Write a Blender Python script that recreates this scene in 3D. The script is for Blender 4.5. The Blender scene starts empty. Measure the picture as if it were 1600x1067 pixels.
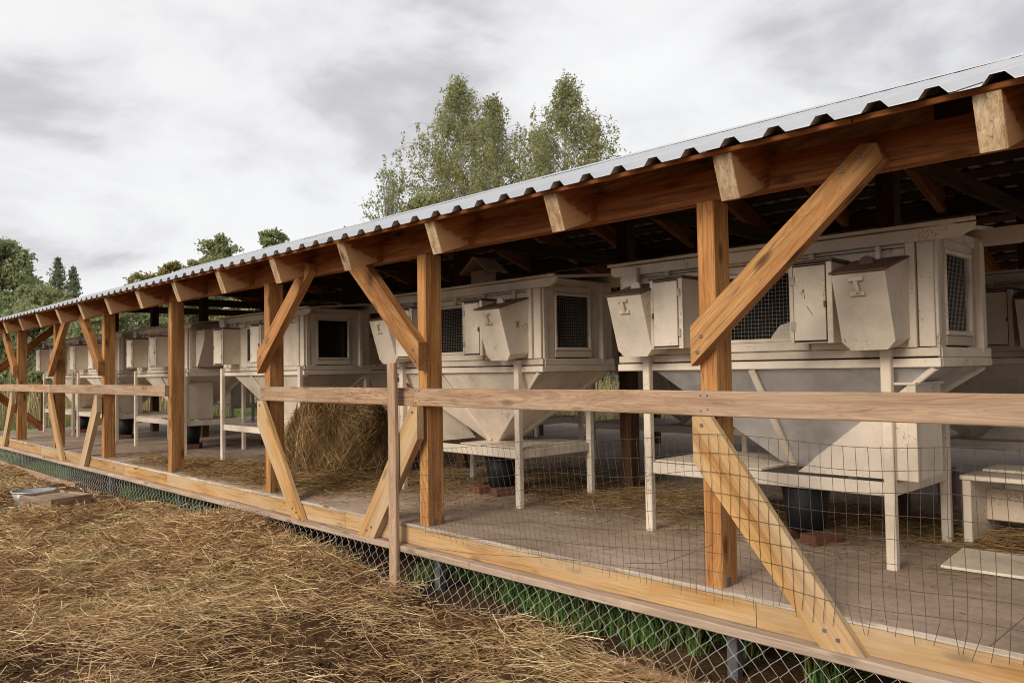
import bpy, math, random
import numpy as np
from mathutils import Matrix, Vector
rng = np.random.default_rng(7); random.seed(7)
sc = bpy.context.scene; COL = sc.collection

# ---------------------------------------------------------------- camera
ROLL, PITCH, THETA = math.radians(0.95), math.radians(2.007), math.radians(43.972)
CAM = Vector((0, -3.57, 1.588))
fw = Vector((-math.cos(THETA), math.sin(THETA), 0)); rt = Vector((math.sin(THETA), math.cos(THETA), 0)); up = Vector((0, 0, 1))
F = fw*math.cos(PITCH) + up*math.sin(PITCH); U = up*math.cos(PITCH) - fw*math.sin(PITCH)
Ri = rt*math.cos(ROLL) - U*math.sin(ROLL); Ui = rt*math.sin(ROLL) + U*math.cos(ROLL)
cd = bpy.data.cameras.new('camera'); cam = bpy.data.objects.new('camera', cd); COL.objects.link(cam)
cd.sensor_width = 36; cd.lens = 28; cd.clip_start = 0.05; cd.clip_end = 2000
m = Matrix((Ri, Ui, -F)).transposed().to_4x4(); m.translation = CAM; cam.matrix_world = m
sc.camera = cam

# ---------------------------------------------------------------- sky, sun, exposure
SUN_DIR = Vector((0.08, -0.88, 0.45)).normalized()
W = bpy.data.worlds.new('World'); sc.world = W; W.use_nodes = True
nt = W.node_tree; N = nt.nodes; L = nt.links; N.clear()
out = N.new('ShaderNodeOutputWorld'); bg = N.new('ShaderNodeBackground'); bg.inputs['Strength'].default_value = 0.1
sky = N.new('ShaderNodeTexSky'); sky.sky_type = 'NISHITA'; sky.sun_disc = False
sky.sun_elevation = math.asin(SUN_DIR.z); sky.sun_rotation = math.atan2(SUN_DIR.x, SUN_DIR.y)
tc = N.new('ShaderNodeTexCoord'); sep = N.new('ShaderNodeSeparateXYZ'); L.new(tc.outputs['Generated'], sep.inputs[0])
zz = N.new('ShaderNodeMath'); zz.operation = 'MAXIMUM'; L.new(sep.outputs['Z'], zz.inputs[0]); zz.inputs[1].default_value = 0.0
za = N.new('ShaderNodeMath'); za.operation = 'ADD'; L.new(zz.outputs[0], za.inputs[0]); za.inputs[1].default_value = 0.30
dx = N.new('ShaderNodeMath'); dx.operation = 'DIVIDE'; L.new(sep.outputs['X'], dx.inputs[0]); L.new(za.outputs[0], dx.inputs[1])
dy = N.new('ShaderNodeMath'); dy.operation = 'DIVIDE'; L.new(sep.outputs['Y'], dy.inputs[0]); L.new(za.outputs[0], dy.inputs[1])
cmb = N.new('ShaderNodeCombineXYZ'); L.new(dx.outputs[0], cmb.inputs[0]); L.new(dy.outputs[0], cmb.inputs[1]); cmb.inputs[2].default_value = 5.2
n1 = N.new('ShaderNodeTexNoise'); L.new(cmb.outputs[0], n1.inputs['Vector']); n1.inputs['Scale'].default_value = 1.9
n1.inputs['Detail'].default_value = 9; n1.inputs['Roughness'].default_value = 0.54; n1.inputs['Distortion'].default_value = 0.25
rp = N.new('ShaderNodeValToRGB'); L.new(n1.outputs['Fac'], rp.inputs[0])
e = rp.color_ramp.elements
e[0].position = 0.25; e[0].color = (2.6, 2.56, 2.70, 1)
e[1].position = 0.60; e[1].color = (5.0, 4.98, 4.97, 1)
x = e.new(0.36); x.color = (3.35, 3.31, 3.44, 1)
x = e.new(0.43); x.color = (4.30, 4.27, 4.33, 1)
x = e.new(0.50); x.color = (4.75, 4.73, 4.74, 1)
mx = N.new('ShaderNodeMix'); mx.data_type = 'RGBA'; mx.inputs['Factor'].default_value = 0.96
L.new(sky.outputs[0], mx.inputs['A']); L.new(rp.outputs[0], mx.inputs['B'])
L.new(mx.outputs['Result'], bg.inputs['Color']); L.new(bg.outputs[0], out.inputs[0])
sd = bpy.data.lights.new('sun', 'SUN'); sd.energy = 1.5; sd.angle = math.radians(28); sd.color = (1, 0.88, 0.72)
so = bpy.data.objects.new('sun', sd); COL.objects.link(so)
so.rotation_euler = SUN_DIR.to_track_quat('Z', 'Y').to_euler()
so.location = (0, -8, 12)
vs = sc.view_settings
sc.display_settings.display_device = 'sRGB'
vs.view_transform = 'Standard'; vs.look = 'None'; vs.gamma = 1; vs.exposure = 0.95; vs.use_curve_mapping = False
sc.cycles.use_denoising = True; sc.cycles.denoising_prefilter = 'ACCURATE'; sc.cycles.pixel_filter_type = 'BLACKMAN_HARRIS'; sc.cycles.filter_width = 1.05; sc.cycles.max_bounces = 8; sc.cycles.diffuse_bounces = 5; sc.cycles.transparent_max_bounces = 6

# ---------------------------------------------------------------- materials
def nmat(name):
    m = bpy.data.materials.new(name); m.use_nodes = True
    n = m.node_tree.nodes; l = m.node_tree.links
    b = n['Principled BSDF']
    return m, n, l, b
def ramp(n, l, fac, stops):
    r = n.new('ShaderNodeValToRGB'); l.new(fac, r.inputs[0]); e = r.color_ramp.elements
    while len(e) < len(stops): e.new(0.5)
    for i, (p, c) in enumerate(stops): e[i].position = p; e[i].color = (*c, 1) if len(c) == 3 else c
    return r.outputs[0]
def noise(n, l, vec, scale, detail=4, rough=0.55, dist=0):
    t = n.new('ShaderNodeTexNoise'); l.new(vec, t.inputs['Vector']); t.inputs['Scale'].default_value = scale
    t.inputs['Detail'].default_value = detail; t.inputs['Roughness'].default_value = rough; t.inputs['Distortion'].default_value = dist
    return t.outputs['Fac']
def mixc(n, l, fac, a, b, mode='MIX'):
    x = n.new('ShaderNodeMix'); x.data_type = 'RGBA'; x.blend_type = mode
    for key, v in (('Factor', fac), ('A', a), ('B', b)):
        if hasattr(v, 'links'): l.new(v, x.inputs[key])
        elif isinstance(v, (int, float)): x.inputs[key].default_value = v
        else: x.inputs[key].default_value = (*v, 1)
    return x.outputs['Result']
def mapped(n, l, scale, rand=True):
    tc = n.new('ShaderNodeTexCoord'); mp = n.new('ShaderNodeMapping'); l.new(tc.outputs['Object'], mp.inputs['Vector'])
    mp.inputs['Scale'].default_value = scale
    if rand:
        oi = n.new('ShaderNodeObjectInfo'); ml = n.new('ShaderNodeVectorMath'); ml.operation = 'SCALE'
        cb = n.new('ShaderNodeCombineXYZ'); l.new(oi.outputs['Random'], cb.inputs[0]); l.new(oi.outputs['Random'], cb.inputs[1]); l.new(oi.outputs['Random'], cb.inputs[2])
        l.new(cb.outputs[0], ml.inputs[0]); ml.inputs['Scale'].default_value = 43.0
        ad = n.new('ShaderNodeVectorMath'); l.new(mp.outputs[0], ad.inputs[0]); l.new(ml.outputs[0], ad.inputs[1])
        return ad.outputs[0], oi
    return mp.outputs[0], None
def bump(n, l, b, h, strength, dist=0.01):
    bp = n.new('ShaderNodeBump'); l.new(h, bp.inputs['Height']); bp.inputs['Strength'].default_value = strength; bp.inputs['Distance'].default_value = dist
    l.new(bp.outputs[0], b.inputs['Normal'])

def wood(name, dark, mid, light, knot=(0.09, 0.04, 0.018), grey=None, greyamt=0.0, rough=0.75, ring=0.26, gs=(1.1, 11, 11)):
    m, n, l, b = nmat(name)
    v, oi = mapped(n, l, gs)
    big = noise(n, l, v, 1.1, 3, 0.5, 1.2)
    v2, _ = mapped(n, l, (2.2, 60, 60))
    fine = noise(n, l, v2, 1.0, 5, 0.6, 0.3)
    # growth-ring figure: bands of the distorted grain field
    sn = n.new('ShaderNodeMath'); sn.operation = 'MULTIPLY'; l.new(big, sn.inputs[0]); sn.inputs[1].default_value = 85
    si = n.new('ShaderNodeMath'); si.operation = 'SINE'; l.new(sn.outputs[0], si.inputs[0])
    mr = n.new('ShaderNodeMapRange'); l.new(si.outputs[0], mr.inputs[0]); mr.inputs[1].default_value = -1; mr.inputs[2].default_value = 1
    base = ramp(n, l, big, [(0.30, dark), (0.5, mid), (0.72, light)])
    c = mixc(n, l, ring, base, ramp(n, l, mr.outputs[0], [(0, (0.36, 0.31, 0.28)), (0.55, (1, 1, 1))]), 'MULTIPLY')
    c = mixc(n, l, 0.45, c, ramp(n, l, fine, [(0.34, (0.42, 0.36, 0.33)), (0.58, (1.1, 1.1, 1.1))]), 'MULTIPLY')
    v5, _ = mapped(n, l, (0.55, 26, 26)); cr = noise(n, l, v5, 1.0, 2, 0.5, 0.2)
    c = mixc(n, l, ramp(n, l, cr, [(0.485, (0, 0, 0)), (0.5, (0.75,)*3), (0.515, (0, 0, 0))]) if ring < 0.5 else 0.0, c, tuple(q*0.35 for q in dark))
    v3, _ = mapped(n, l, (2.4, 7.0, 7.0))
    vo = n.new('ShaderNodeTexVoronoi'); l.new(v3, vo.inputs['Vector']); vo.inputs['Scale'].default_value = 1.0
    kn = ramp(n, l, vo.outputs['Distance'], [(0.06, (0.9,)*3), (0.13, (0.55,)*3), (0.19, (0, 0, 0))])
    c = mixc(n, l, kn, c, knot)
    # per-piece tint
    t = ramp(n, l, oi.outputs['Random'], [(0, (0.80, 0.78, 0.76)), (0.5, (1, 1, 1)), (1, (1.12, 1.08, 1.0))])
    c = mixc(n, l, 1.0, c, t, 'MULTIPLY')
    if grey:
        v4, _ = mapped(n, l, (0.6, 3, 3))
        g = ramp(n, l, noise(n, l, v4, 1.3, 4), [(0.35, (0, 0, 0)), (0.65, (greyamt,)*3)])
        c = mixc(n, l, g, c, grey)
    l.new(c, b.inputs['Base Color']); b.inputs['Roughness'].default_value = rough; b.inputs['Specular IOR Level'].default_value = 0.25
    bump(n, l, b, fine, 0.8, 0.004)
    return m
def paint(name, base, dirt=(0.16, 0.09, 0.05), amt=0.5, rough=0.55, spots=0.64):
    m, n, l, b = nmat(name)
    v, oi = mapped(n, l, (1, 1, 1))
    a = noise(n, l, v, 3.5, 5, 0.6)
    d = tuple(q*0.80 for q in base); lt = tuple(min(1, q*1.06) for q in base)
    c = ramp(n, l, a, [(0.3, d), (0.5, base), (0.7, lt)])
    sm = noise(n, l, v, 1.6, 6, 0.65)
    c = mixc(n, l, ramp(n, l, sm, [(0.47, (0, 0, 0)), (0.72, (min(1, amt*0.85),)*3)]), c, tuple(0.52*p + 0.48*q for p, q in zip(base, dirt)))
    sp = noise(n, l, v, 75, 3, 0.6)
    msk = noise(n, l, v, 4.5, 2, 0.5)
    mu = n.new('ShaderNodeMath'); mu.operation = 'MULTIPLY'; l.new(sp, mu.inputs[0]); l.new(msk, mu.inputs[1])
    c = mixc(n, l, ramp(n, l, mu.outputs[0], [(spots*0.58, (0, 0, 0)), (spots*0.66, (0.6,)*3)]), c, dirt)
    vg, _ = mapped(n, l, (2.5, 40, 2.5))
    gr = noise(n, l, v, 70, 3, 0.6)
    c = mixc(n, l, 0.12, c, ramp(n, l, gr, [(0.3, (0.5,)*3), (0.6, (1, 1, 1))]), 'MULTIPLY')
    t = ramp(n, l, oi.outputs['Random'], [(0, (0.88, 0.87, 0.86)), (0.5, (0.97, 0.96, 0.95)), (1, (1.04, 1.03, 1.0))])
    c = mixc(n, l, 1.0, c, t, 'MULTIPLY')
    l.new(c, b.inputs['Base Color']); b.inputs['Roughness'].default_value = rough; b.inputs['Specular IOR Level'].default_value = 0.3
    bump(n, l, b, gr, 0.25, 0.002)
    return m
def simple(name, col, rough=0.6, metal=0.0, var=0.25, scale=8, bd=0.004):
    m, n, l, b = nmat(name); v, oi = mapped(n, l, (1, 1, 1))
    a = noise(n, l, v, scale, 5, 0.6)
    c = ramp(n, l, a, [(0.25, tuple(q*(1-var) for q in col)), (0.75, tuple(min(1, q*(1+var)) for q in col))])
    l.new(c, b.inputs['Base Color']); b.inputs['Roughness'].default_value = rough; b.inputs['Metallic'].default_value = metal
    bump(n, l, b, a, 0.2 if bd < 0.01 else 0.6, bd)
    return m
def island(name, stops, rough=0.8, trans=0.0, posvar=None, spec=0.2, loc_scale=0.7):
    m, n, l, b = nmat(name)
    g = n.new('ShaderNodeNewGeometry')
    c = ramp(n, l, g.outputs['Random Per Island'], stops)
    tc = n.new('ShaderNodeTexCoord')
    if posvar:
        f = noise(n, l, tc.outputs['Object'], loc_scale, 4, 0.6)
        c = mixc(n, l, 1.0, c, ramp(n, l, f, posvar), 'MULTIPLY')
    l.new(c, b.inputs['Base Color']); b.inputs['Roughness'].default_value = rough; b.inputs['Specular IOR Level'].default_value = spec
    if trans:
        tr = n.new('ShaderNodeBsdfTranslucent'); l.new(c, tr.inputs['Color'])
        ms = n.new('ShaderNodeMixShader'); ms.inputs[0].default_value = trans
        l.new(b.outputs[0], ms.inputs[1]); l.new(tr.outputs[0], ms.inputs[2])
        l.new(ms.outputs[0], n['Material Output'].inputs[0])
    return m

M = {}
M['post'] = wood('post_timber', (0.34, 0.148, 0.05), (0.47, 0.235, 0.086), (0.57, 0.325, 0.135))
M['rafter'] = wood('rafter_timber', (0.31, 0.102, 0.034), (0.43, 0.165, 0.056), (0.52, 0.23, 0.085))
M['deckbeam'] = wood('deck_beam_timber', (0.36, 0.18, 0.060), (0.48, 0.275, 0.10), (0.55, 0.355, 0.155), grey=(0.50, 0.38, 0.24), greyamt=0.95, ring=0.12)
M['plyedge'] = wood('plywood_edge', (0.42, 0.35, 0.28), (0.56, 0.48, 0.40), (0.66, 0.59, 0.51))
M['rail'] = wood('weathered_rail', (0.36, 0.20, 0.115), (0.49, 0.315, 0.195), (0.59, 0.41, 0.28), grey=(0.42, 0.33, 0.25), greyamt=0.5, ring=0.48, gs=(0.95, 10, 10))
M['ledge'] = wood('grey_ledge', (0.36, 0.245, 0.175), (0.50, 0.365, 0.27), (0.58, 0.45, 0.35), grey=(0.44, 0.36, 0.29), greyamt=0.6)
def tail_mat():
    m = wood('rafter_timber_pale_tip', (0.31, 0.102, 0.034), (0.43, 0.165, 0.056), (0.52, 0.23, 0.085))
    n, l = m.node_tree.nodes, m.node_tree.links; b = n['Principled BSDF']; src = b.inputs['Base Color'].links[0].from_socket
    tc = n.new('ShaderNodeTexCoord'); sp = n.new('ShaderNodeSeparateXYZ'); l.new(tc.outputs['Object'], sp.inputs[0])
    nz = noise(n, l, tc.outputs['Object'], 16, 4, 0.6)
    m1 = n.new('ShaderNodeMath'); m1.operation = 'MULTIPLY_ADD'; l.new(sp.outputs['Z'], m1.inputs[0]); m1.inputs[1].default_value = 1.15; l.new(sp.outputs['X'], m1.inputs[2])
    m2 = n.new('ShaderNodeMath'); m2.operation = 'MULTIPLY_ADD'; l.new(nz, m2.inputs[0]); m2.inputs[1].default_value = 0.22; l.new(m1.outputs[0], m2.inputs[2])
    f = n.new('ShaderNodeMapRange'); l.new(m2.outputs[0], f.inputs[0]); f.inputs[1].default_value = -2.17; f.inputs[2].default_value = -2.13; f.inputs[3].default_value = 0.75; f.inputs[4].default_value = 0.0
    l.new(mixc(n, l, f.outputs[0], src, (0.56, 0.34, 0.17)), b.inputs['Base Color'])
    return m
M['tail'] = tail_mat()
M['endgrain'] = wood('end_grain', (0.36, 0.24, 0.13), (0.55, 0.40, 0.25), (0.68, 0.54, 0.38))
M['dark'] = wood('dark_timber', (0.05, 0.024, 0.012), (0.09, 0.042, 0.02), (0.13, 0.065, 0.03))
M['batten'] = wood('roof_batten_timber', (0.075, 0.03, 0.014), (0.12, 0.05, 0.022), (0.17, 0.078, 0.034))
M['white'] = paint('white_paint', (0.80, 0.715, 0.61), spots=0.655)
M['white2'] = paint('white_paint_dirty', (0.77, 0.68, 0.57), amt=1.0, spots=0.615)
M['rusty'] = paint('rust_streaked_paint', (0.62, 0.52, 0.42), dirt=(0.15, 0.055, 0.02), amt=1.6, spots=0.55)
M['lid'] = simple('brown_lid', (0.13, 0.075, 0.048), 0.6, 0, 0.4)
M['zinc'] = simple('galvanised_sheet', (0.58, 0.59, 0.62), 0.34, 0.7, 0.35, 3.0, 0.05)
M['funnelwhite'] = paint('funnel_paint', (0.76, 0.675, 0.58), amt=0.9, spots=0.69)
M['roof'] = simple('roof_sheet_metal', (0.50, 0.515, 0.55), 0.40, 0.3, 0.10, 2)
M['wire'] = simple('rusty_wire', (0.10, 0.075, 0.058), 0.6, 0.4, 0.3, 30)
M['meshwire'] = simple('zinc_wire', (0.50, 0.47, 0.43), 0.5, 0.5, 0.2, 30)
M['chain'] = simple('chain_link_wire', (0.60, 0.59, 0.57), 0.45, 0.5, 0.2, 30)
M['steel'] = simple('pile_steel', (0.16, 0.16, 0.17), 0.5, 0.5, 0.3, 12)
M['bucket'] = simple('black_plastic', (0.008, 0.010, 0.012), 0.6, 0, 0.2)
M['brick'] = simple('red_brick', (0.15, 0.058, 0.034), 0.9, 0, 0.4, 20)
M['inside_shade'] = simple('interior_shade_black', (0.02, 0.014, 0.011), 0.9, 0, 0.3)  # near-black colour stands in for shade within hutches and door gaps
M['hinge'] = simple('dull_hinge', (0.42, 0.38, 0.33), 0.5, 0.3, 0.3, 30)
M['pencil'] = simple('pencil_mark', (0.09, 0.06, 0.05), 0.9)
M['tin'] = simple('zinc_tub', (0.42, 0.42, 0.42), 0.5, 0.5, 0.3, 6)
M['redlid'] = simple('red_cap', (0.13, 0.045, 0.035), 0.6)
M['greyend'] = wood('grey_trough_wood', (0.24, 0.165, 0.12), (0.36, 0.27, 0.19), (0.45, 0.34, 0.25))
M['bark'] = simple('bark', (0.22, 0.19, 0.15), 0.9, 0, 0.4, 6)
M['birchbark'] = simple('birch_bark', (0.50, 0.47, 0.42), 0.85, 0, 0.4, 5)
M['floor'] = None
def floor_mat():
    m, n, l, b = nmat('deck_plywood')
    tc = n.new('ShaderNodeTexCoord'); v = tc.outputs['Object']; oi = n.new('ShaderNodeObjectInfo')
    gm = n.new('ShaderNodeNewGeometry'); v = gm.outputs['Position']
    a = noise(n, l, v, 1.3, 6, 0.62); f = noise(n, l, v, 26, 4, 0.65)
    c = ramp(n, l, a, [(0.3, (0.30, 0.225, 0.17)), (0.5, (0.435, 0.34, 0.27)), (0.7, (0.54, 0.44, 0.36))])
    c = mixc(n, l, 0.35, c, ramp(n, l, f, [(0.35, (0.5, 0.45, 0.42)), (0.6, (1.05,)*3)]), 'MULTIPLY')
    mpv = n.new('ShaderNodeMapping'); l.new(v, mpv.inputs['Vector']); mpv.inputs['Scale'].default_value = (0.8, 9, 1)
    c = mixc(n, l, 0.5, c, ramp(n, l, noise(n, l, mpv.outputs[0], 1.6, 5, 0.65), [(0.33, (0.58, 0.52, 0.48)), (0.6, (1.06,)*3)]), 'MULTIPLY')
    sp = noise(n, l, v, 60, 2, 0.5); c = mixc(n, l, ramp(n, l, sp, [(0.72, (0, 0, 0)), (0.76, (0.8,)*3)]), c, (0.62, 0.57, 0.5))
    sp = noise(n, l, v, 17, 3, 0.5); c = mixc(n, l, ramp(n, l, sp, [(0.68, (0, 0, 0)), (0.73, (0.8,)*3)]), c, (0.10, 0.06, 0.035))
    c = mixc(n, l, 1.0, c, ramp(n, l, oi.outputs['Random'], [(0, (0.86, 0.85, 0.84)), (1, (1.06, 1.04, 1.02))]), 'MULTIPLY')
    l.new(c, b.inputs['Base Color']); b.inputs['Roughness'].default_value = 0.8; bump(n, l, b, f, 0.25, 0.004)
    return m
M['floor'] = floor_mat()
hay_stops = [(0, (0.12, 0.07, 0.036)), (0.25, (0.28, 0.18, 0.095)), (0.55, (0.45, 0.325, 0.18)), (0.85, (0.62, 0.485, 0.295)), (1, (0.82, 0.71, 0.51))]
M['straw'] = island('yard_straw', hay_stops, posvar=[(0.30, (0.55, 0.42, 0.33)), (0.43, (1.0, 0.87, 0.74)), (0.53, (1.12, 1.04, 0.92)), (0.68, (1.02, 1.04, 0.86))], loc_scale=0.8)
M['hay'] = island('deck_hay', [(0, (0.11, 0.06, 0.025)), (0.3, (0.23, 0.14, 0.06)), (0.7, (0.36, 0.235, 0.105)), (1, (0.56, 0.40, 0.20))], posvar=[(0.3, (0.7, 0.64, 0.6)), (0.6, (1, 1, 1))], loc_scale=2)
M['grass'] = island('green_grass', [(0, (0.08, 0.17, 0.04)), (0.6, (0.15, 0.29, 0.07)), (0.84, (0.21, 0.31, 0.09)), (1, (0.40, 0.33, 0.16))], trans=0.35)
M['drygrass'] = island('dry_grass', [(0, (0.16, 0.16, 0.05)), (0.4, (0.36, 0.28, 0.13)), (1, (0.60, 0.49, 0.29))], trans=0.3)
def leafm(name, a, b_, c):
    return island(name, [(0, a), (0.55, b_), (1, c)], rough=0.55, trans=0.50, posvar=[(0.35, (0.80, 0.84, 0.82)), (0.62, (1.1, 1.06, 1.0))], spec=0.3, loc_scale=0.5)
M['leaf_birch'] = leafm('birch_leaves', (0.25, 0.27, 0.13), (0.37, 0.37, 0.185), (0.48, 0.445, 0.245))
M['leaf_green'] = leafm('green_leaves', (0.24, 0.285, 0.15), (0.34, 0.375, 0.195), (0.44, 0.445, 0.235))
M['leaf_yellow'] = leafm('yellowing_leaves', (0.24, 0.23, 0.09), (0.36, 0.31, 0.12), (0.46, 0.37, 0.17))
M['needle'] = leafm('spruce_needles', (0.16, 0.20, 0.14), (0.23, 0.275, 0.18), (0.30, 0.33, 0.21))

# ---------------------------------------------------------------- mesh helpers
def link(name, me, mat, parent=None, loc=(0, 0, 0), rot=None):
    o = bpy.data.objects.new(name, me); COL.objects.link(o); o.location = loc
    if rot is not None: o.rotation_euler = rot
    if parent is not None: o.parent = parent
    if mat is not None and len(me.materials) == 0: me.materials.append(mat)
    return o
def thing(name, label, cat, loc=(0, 0, 0), group=None, rz=0):
    o = bpy.data.objects.new(name, None); COL.objects.link(o); o.location = loc; o.rotation_euler = (0, 0, rz)
    o.empty_display_size = 0.2; o['label'] = label; o['category'] = cat
    if group: o['group'] = group
    return o
def tag(o, label, cat, group=None):
    o['label'] = label; o['category'] = cat
    if group: o['group'] = group
    return o
def pm(name, V, Fs):
    me = bpy.data.meshes.new(name); me.from_pydata([tuple(v) for v in V], [], Fs); me.update(); return me
_cache = {}
def cbox(sx, sy, sz, ch=None, jit=0.0):
    """chamfered bar, length along x, centred"""
    key = (round(sx, 4), round(sy, 4), round(sz, 4), ch, jit)
    if jit == 0 and key in _cache: return _cache[key]
    if ch is None: ch = min(0.005, 0.2*min(sy, sz))
    hy, hz = sy/2, sz/2
    prof = [(-hy+ch, -hz), (hy-ch, -hz), (hy, -hz+ch), (hy, hz-ch), (hy-ch, hz), (-hy+ch, hz), (-hy, hz-ch), (-hy, -hz+ch)]
    ns = 1 if jit == 0 else max(2, int(sx/0.4))
    V = []; Fs = []
    for i in range(ns+1):
        x = -sx/2 + sx*i/ns
        jy, jz = (random.uniform(-jit, jit), random.uniform(-jit, jit)) if jit else (0, 0)
        for (a, b) in prof: V.append((x, a+jy, b+jz))
    for i in range(ns):
        for k in range(8):
            a = i*8+k; b = i*8+(k+1) % 8; Fs.append((a, b, b+8, a+8))
    Fs.append(tuple(range(7, -1, -1))); Fs.append(tuple(ns*8+k for k in range(8)))
    me = pm('bar', V, Fs)
    if jit == 0: _cache[key] = me
    return me
_mc = {}
def with_mat(me, mat):
    """share mesh data per material"""
    k = (me.name, mat.name)
    if k not in _mc:
        if len(me.materials) == 0: me.materials.append(mat); _mc[k] = me
        else:
            c = me.copy(); c.materials.clear(); c.materials.append(mat); _mc[k] = c
    return _mc[k]
def bar(name, x0, x1, y0, y1, z0, z1, mat, parent=None, axis=None, jit=0.0):
    """axis-aligned box; grain runs along its longest side"""
    d = [x1-x0, y1-y0, z1-z0]; c = ((x0+x1)/2, (y0+y1)/2, (z0+z1)/2)
    if axis is None: axis = d.index(max(d))
    if axis == 0: me = cbox(d[0], d[1], d[2], jit=jit); rot = None
    elif axis == 1: me = cbox(d[1], d[0], d[2], jit=jit); rot = (0, 0, math.pi/2)
    else: me = cbox(d[2], d[1], d[0], jit=jit); rot = (0, math.pi/2, 0)
    return link(name, with_mat(me, mat), None, parent, c, rot)
def beam(name, p0, p1, w, t, mat, parent=None, upv=(0, 0, 1), jit=0.0):
    """bar between two points; t along upv, w sideways"""
    p0, p1 = Vector(p0), Vector(p1); X = (p1-p0); ln = X.length; X.normalize()
    Y = Vector(upv).cross(X).normalized(); Z = X.cross(Y)
    me = with_mat(cbox(ln, w, t, jit=jit), mat)
    o = link(name, me, None, parent)
    mt = Matrix((X, Y, Z)).transposed().to_4x4(); mt.translation = (p0+p1)/2
    o.matrix_local = mt
    return o
def prism(name, poly, a0, a1, mat, parent=None, plane='xz', direction=None):
    """polygon extruded; local x follows `direction` (2D) so the grain follows the piece"""
    P = np.array(poly, float)
    if direction is None: direction = (1, 0)
    d = np.array(direction, float); d /= np.linalg.norm(d); nrm = np.array([-d[1], d[0]])
    c = P.mean(0); Q = np.stack([(P-c) @ d, (P-c) @ nrm], 1); n = len(Q); h = (a1-a0)/2
    V = [(q[0], -h, q[1]) for q in Q] + [(q[0], h, q[1]) for q in Q]
    area = sum(Q[i][0]*Q[(i+1) % n][1]-Q[(i+1) % n][0]*Q[i][1] for i in range(n))
    Fs = [tuple(range(n)), tuple(range(2*n-1, n-1, -1))] + [(i, i+n, (i+1) % n+n, (i+1) % n) for i in range(n)]
    if area < 0: Fs = [f[::-1] for f in Fs]
    o = link(name, pm(name, V, Fs), mat, parent)
    if plane == 'xz':
        X = Vector((d[0], 0, d[1])); Z = Vector((nrm[0], 0, nrm[1])); Y = Vector((0, 1, 0)); org = Vector((c[0], (a0+a1)/2, c[1]))
    else:  # 'yz'
        X = Vector((0, d[0], d[1])); Z = Vector((0, nrm[0], nrm[1])); Y = Vector((-1, 0, 0)); org = Vector(((a0+a1)/2, c[0], c[1]))
    mt = Matrix((X, Y, Z)).transposed().to_4x4(); mt.translation = org; o.matrix_local = mt
    return o
def arr_mesh(name, V, Q, mat):
    """numpy verts (n,3) and quads (m,4)"""
    me = bpy.data.meshes.new(name); me.vertices.add(len(V)); me.vertices.foreach_set('co', np.ascontiguousarray(V, np.float32).ravel())
    k = Q.shape[1]; me.loops.add(Q.size); me.loops.foreach_set('vertex_index', np.ascontiguousarray(Q, np.int32).ravel())
    me.polygons.add(len(Q)); me.polygons.foreach_set('loop_start', np.arange(0, Q.size, k, dtype=np.int32))
    me.update(calc_edges=True); me.materials.append(mat)
    return me
def tubes(name, polys, r, mat):
    """list of polylines (k,3) -> square tubes, one mesh"""
    VV = []; QQ = []; base = 0
    for P in polys:
        P = np.asarray(P, float); k = len(P)
        T = np.gradient(P, axis=0); T /= np.linalg.norm(T, axis=1)[:, None]+1e-9
        ref = np.where(np.abs(T[:, 1:2]) > 0.9, np.array([[1., 0, 0]]), np.array([[0, 1., 0]]))
        A = np.cross(T, ref); A /= np.linalg.norm(A, axis=1)[:, None]+1e-9; B = np.cross(T, A)
        R = np.stack([P+A*r, P+B*r, P-A*r, P-B*r], 1).reshape(-1, 3)
        VV.append(R); i = np.arange(k-1)[:, None]*4; j = np.arange(4)[None]
        q = np.stack([i+j, i+(j+1) % 4, i+4+(j+1) % 4, i+4+j], -1).reshape(-1, 4)+base
        QQ.append(q); base += 4*k
    return arr_mesh(name, np.concatenate(VV), np.concatenate(QQ), mat)
def ribbons(name, P, wdir, mat):
    """P (n,k,3), wdir (n,3) half width vectors -> ribbon strips"""
    n, k, _ = P.shape
    taper = np.linspace(1, 0.55, k)[None, :, None]
    V = np.stack([P-wdir[:, None]*taper, P+wdir[:, None]*taper], 2).reshape(-1, 3)
    b = np.arange(n)[:, None]*(2*k) + np.arange(k-1)[None]*2
    Q = np.stack([b, b+1, b+3, b+2], -1).reshape(-1, 4)
    return arr_mesh(name, V, Q, mat)
def lathe(name, prof, mat, parent, loc, seg=24, caps=True):
    V = []; Fs = []
    for (r, z) in prof:
        for k in range(seg): a = 2*math.pi*k/seg; V.append((r*math.cos(a), r*math.sin(a), z))
    for i in range(len(prof)-1):
        for k in range(seg): Fs.append((i*seg+k, i*seg+(k+1) % seg, (i+1)*seg+(k+1) % seg, (i+1)*seg+k))
    if caps: Fs.append(tuple(range(seg-1, -1, -1))); Fs.append(tuple((len(prof)-1)*seg+k for k in range(seg)))
    me = pm(name, V, Fs)
    for p in me.polygons: p.use_smooth = len(p.vertices) == 4
    return link(name, me, mat, parent, loc)

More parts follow.
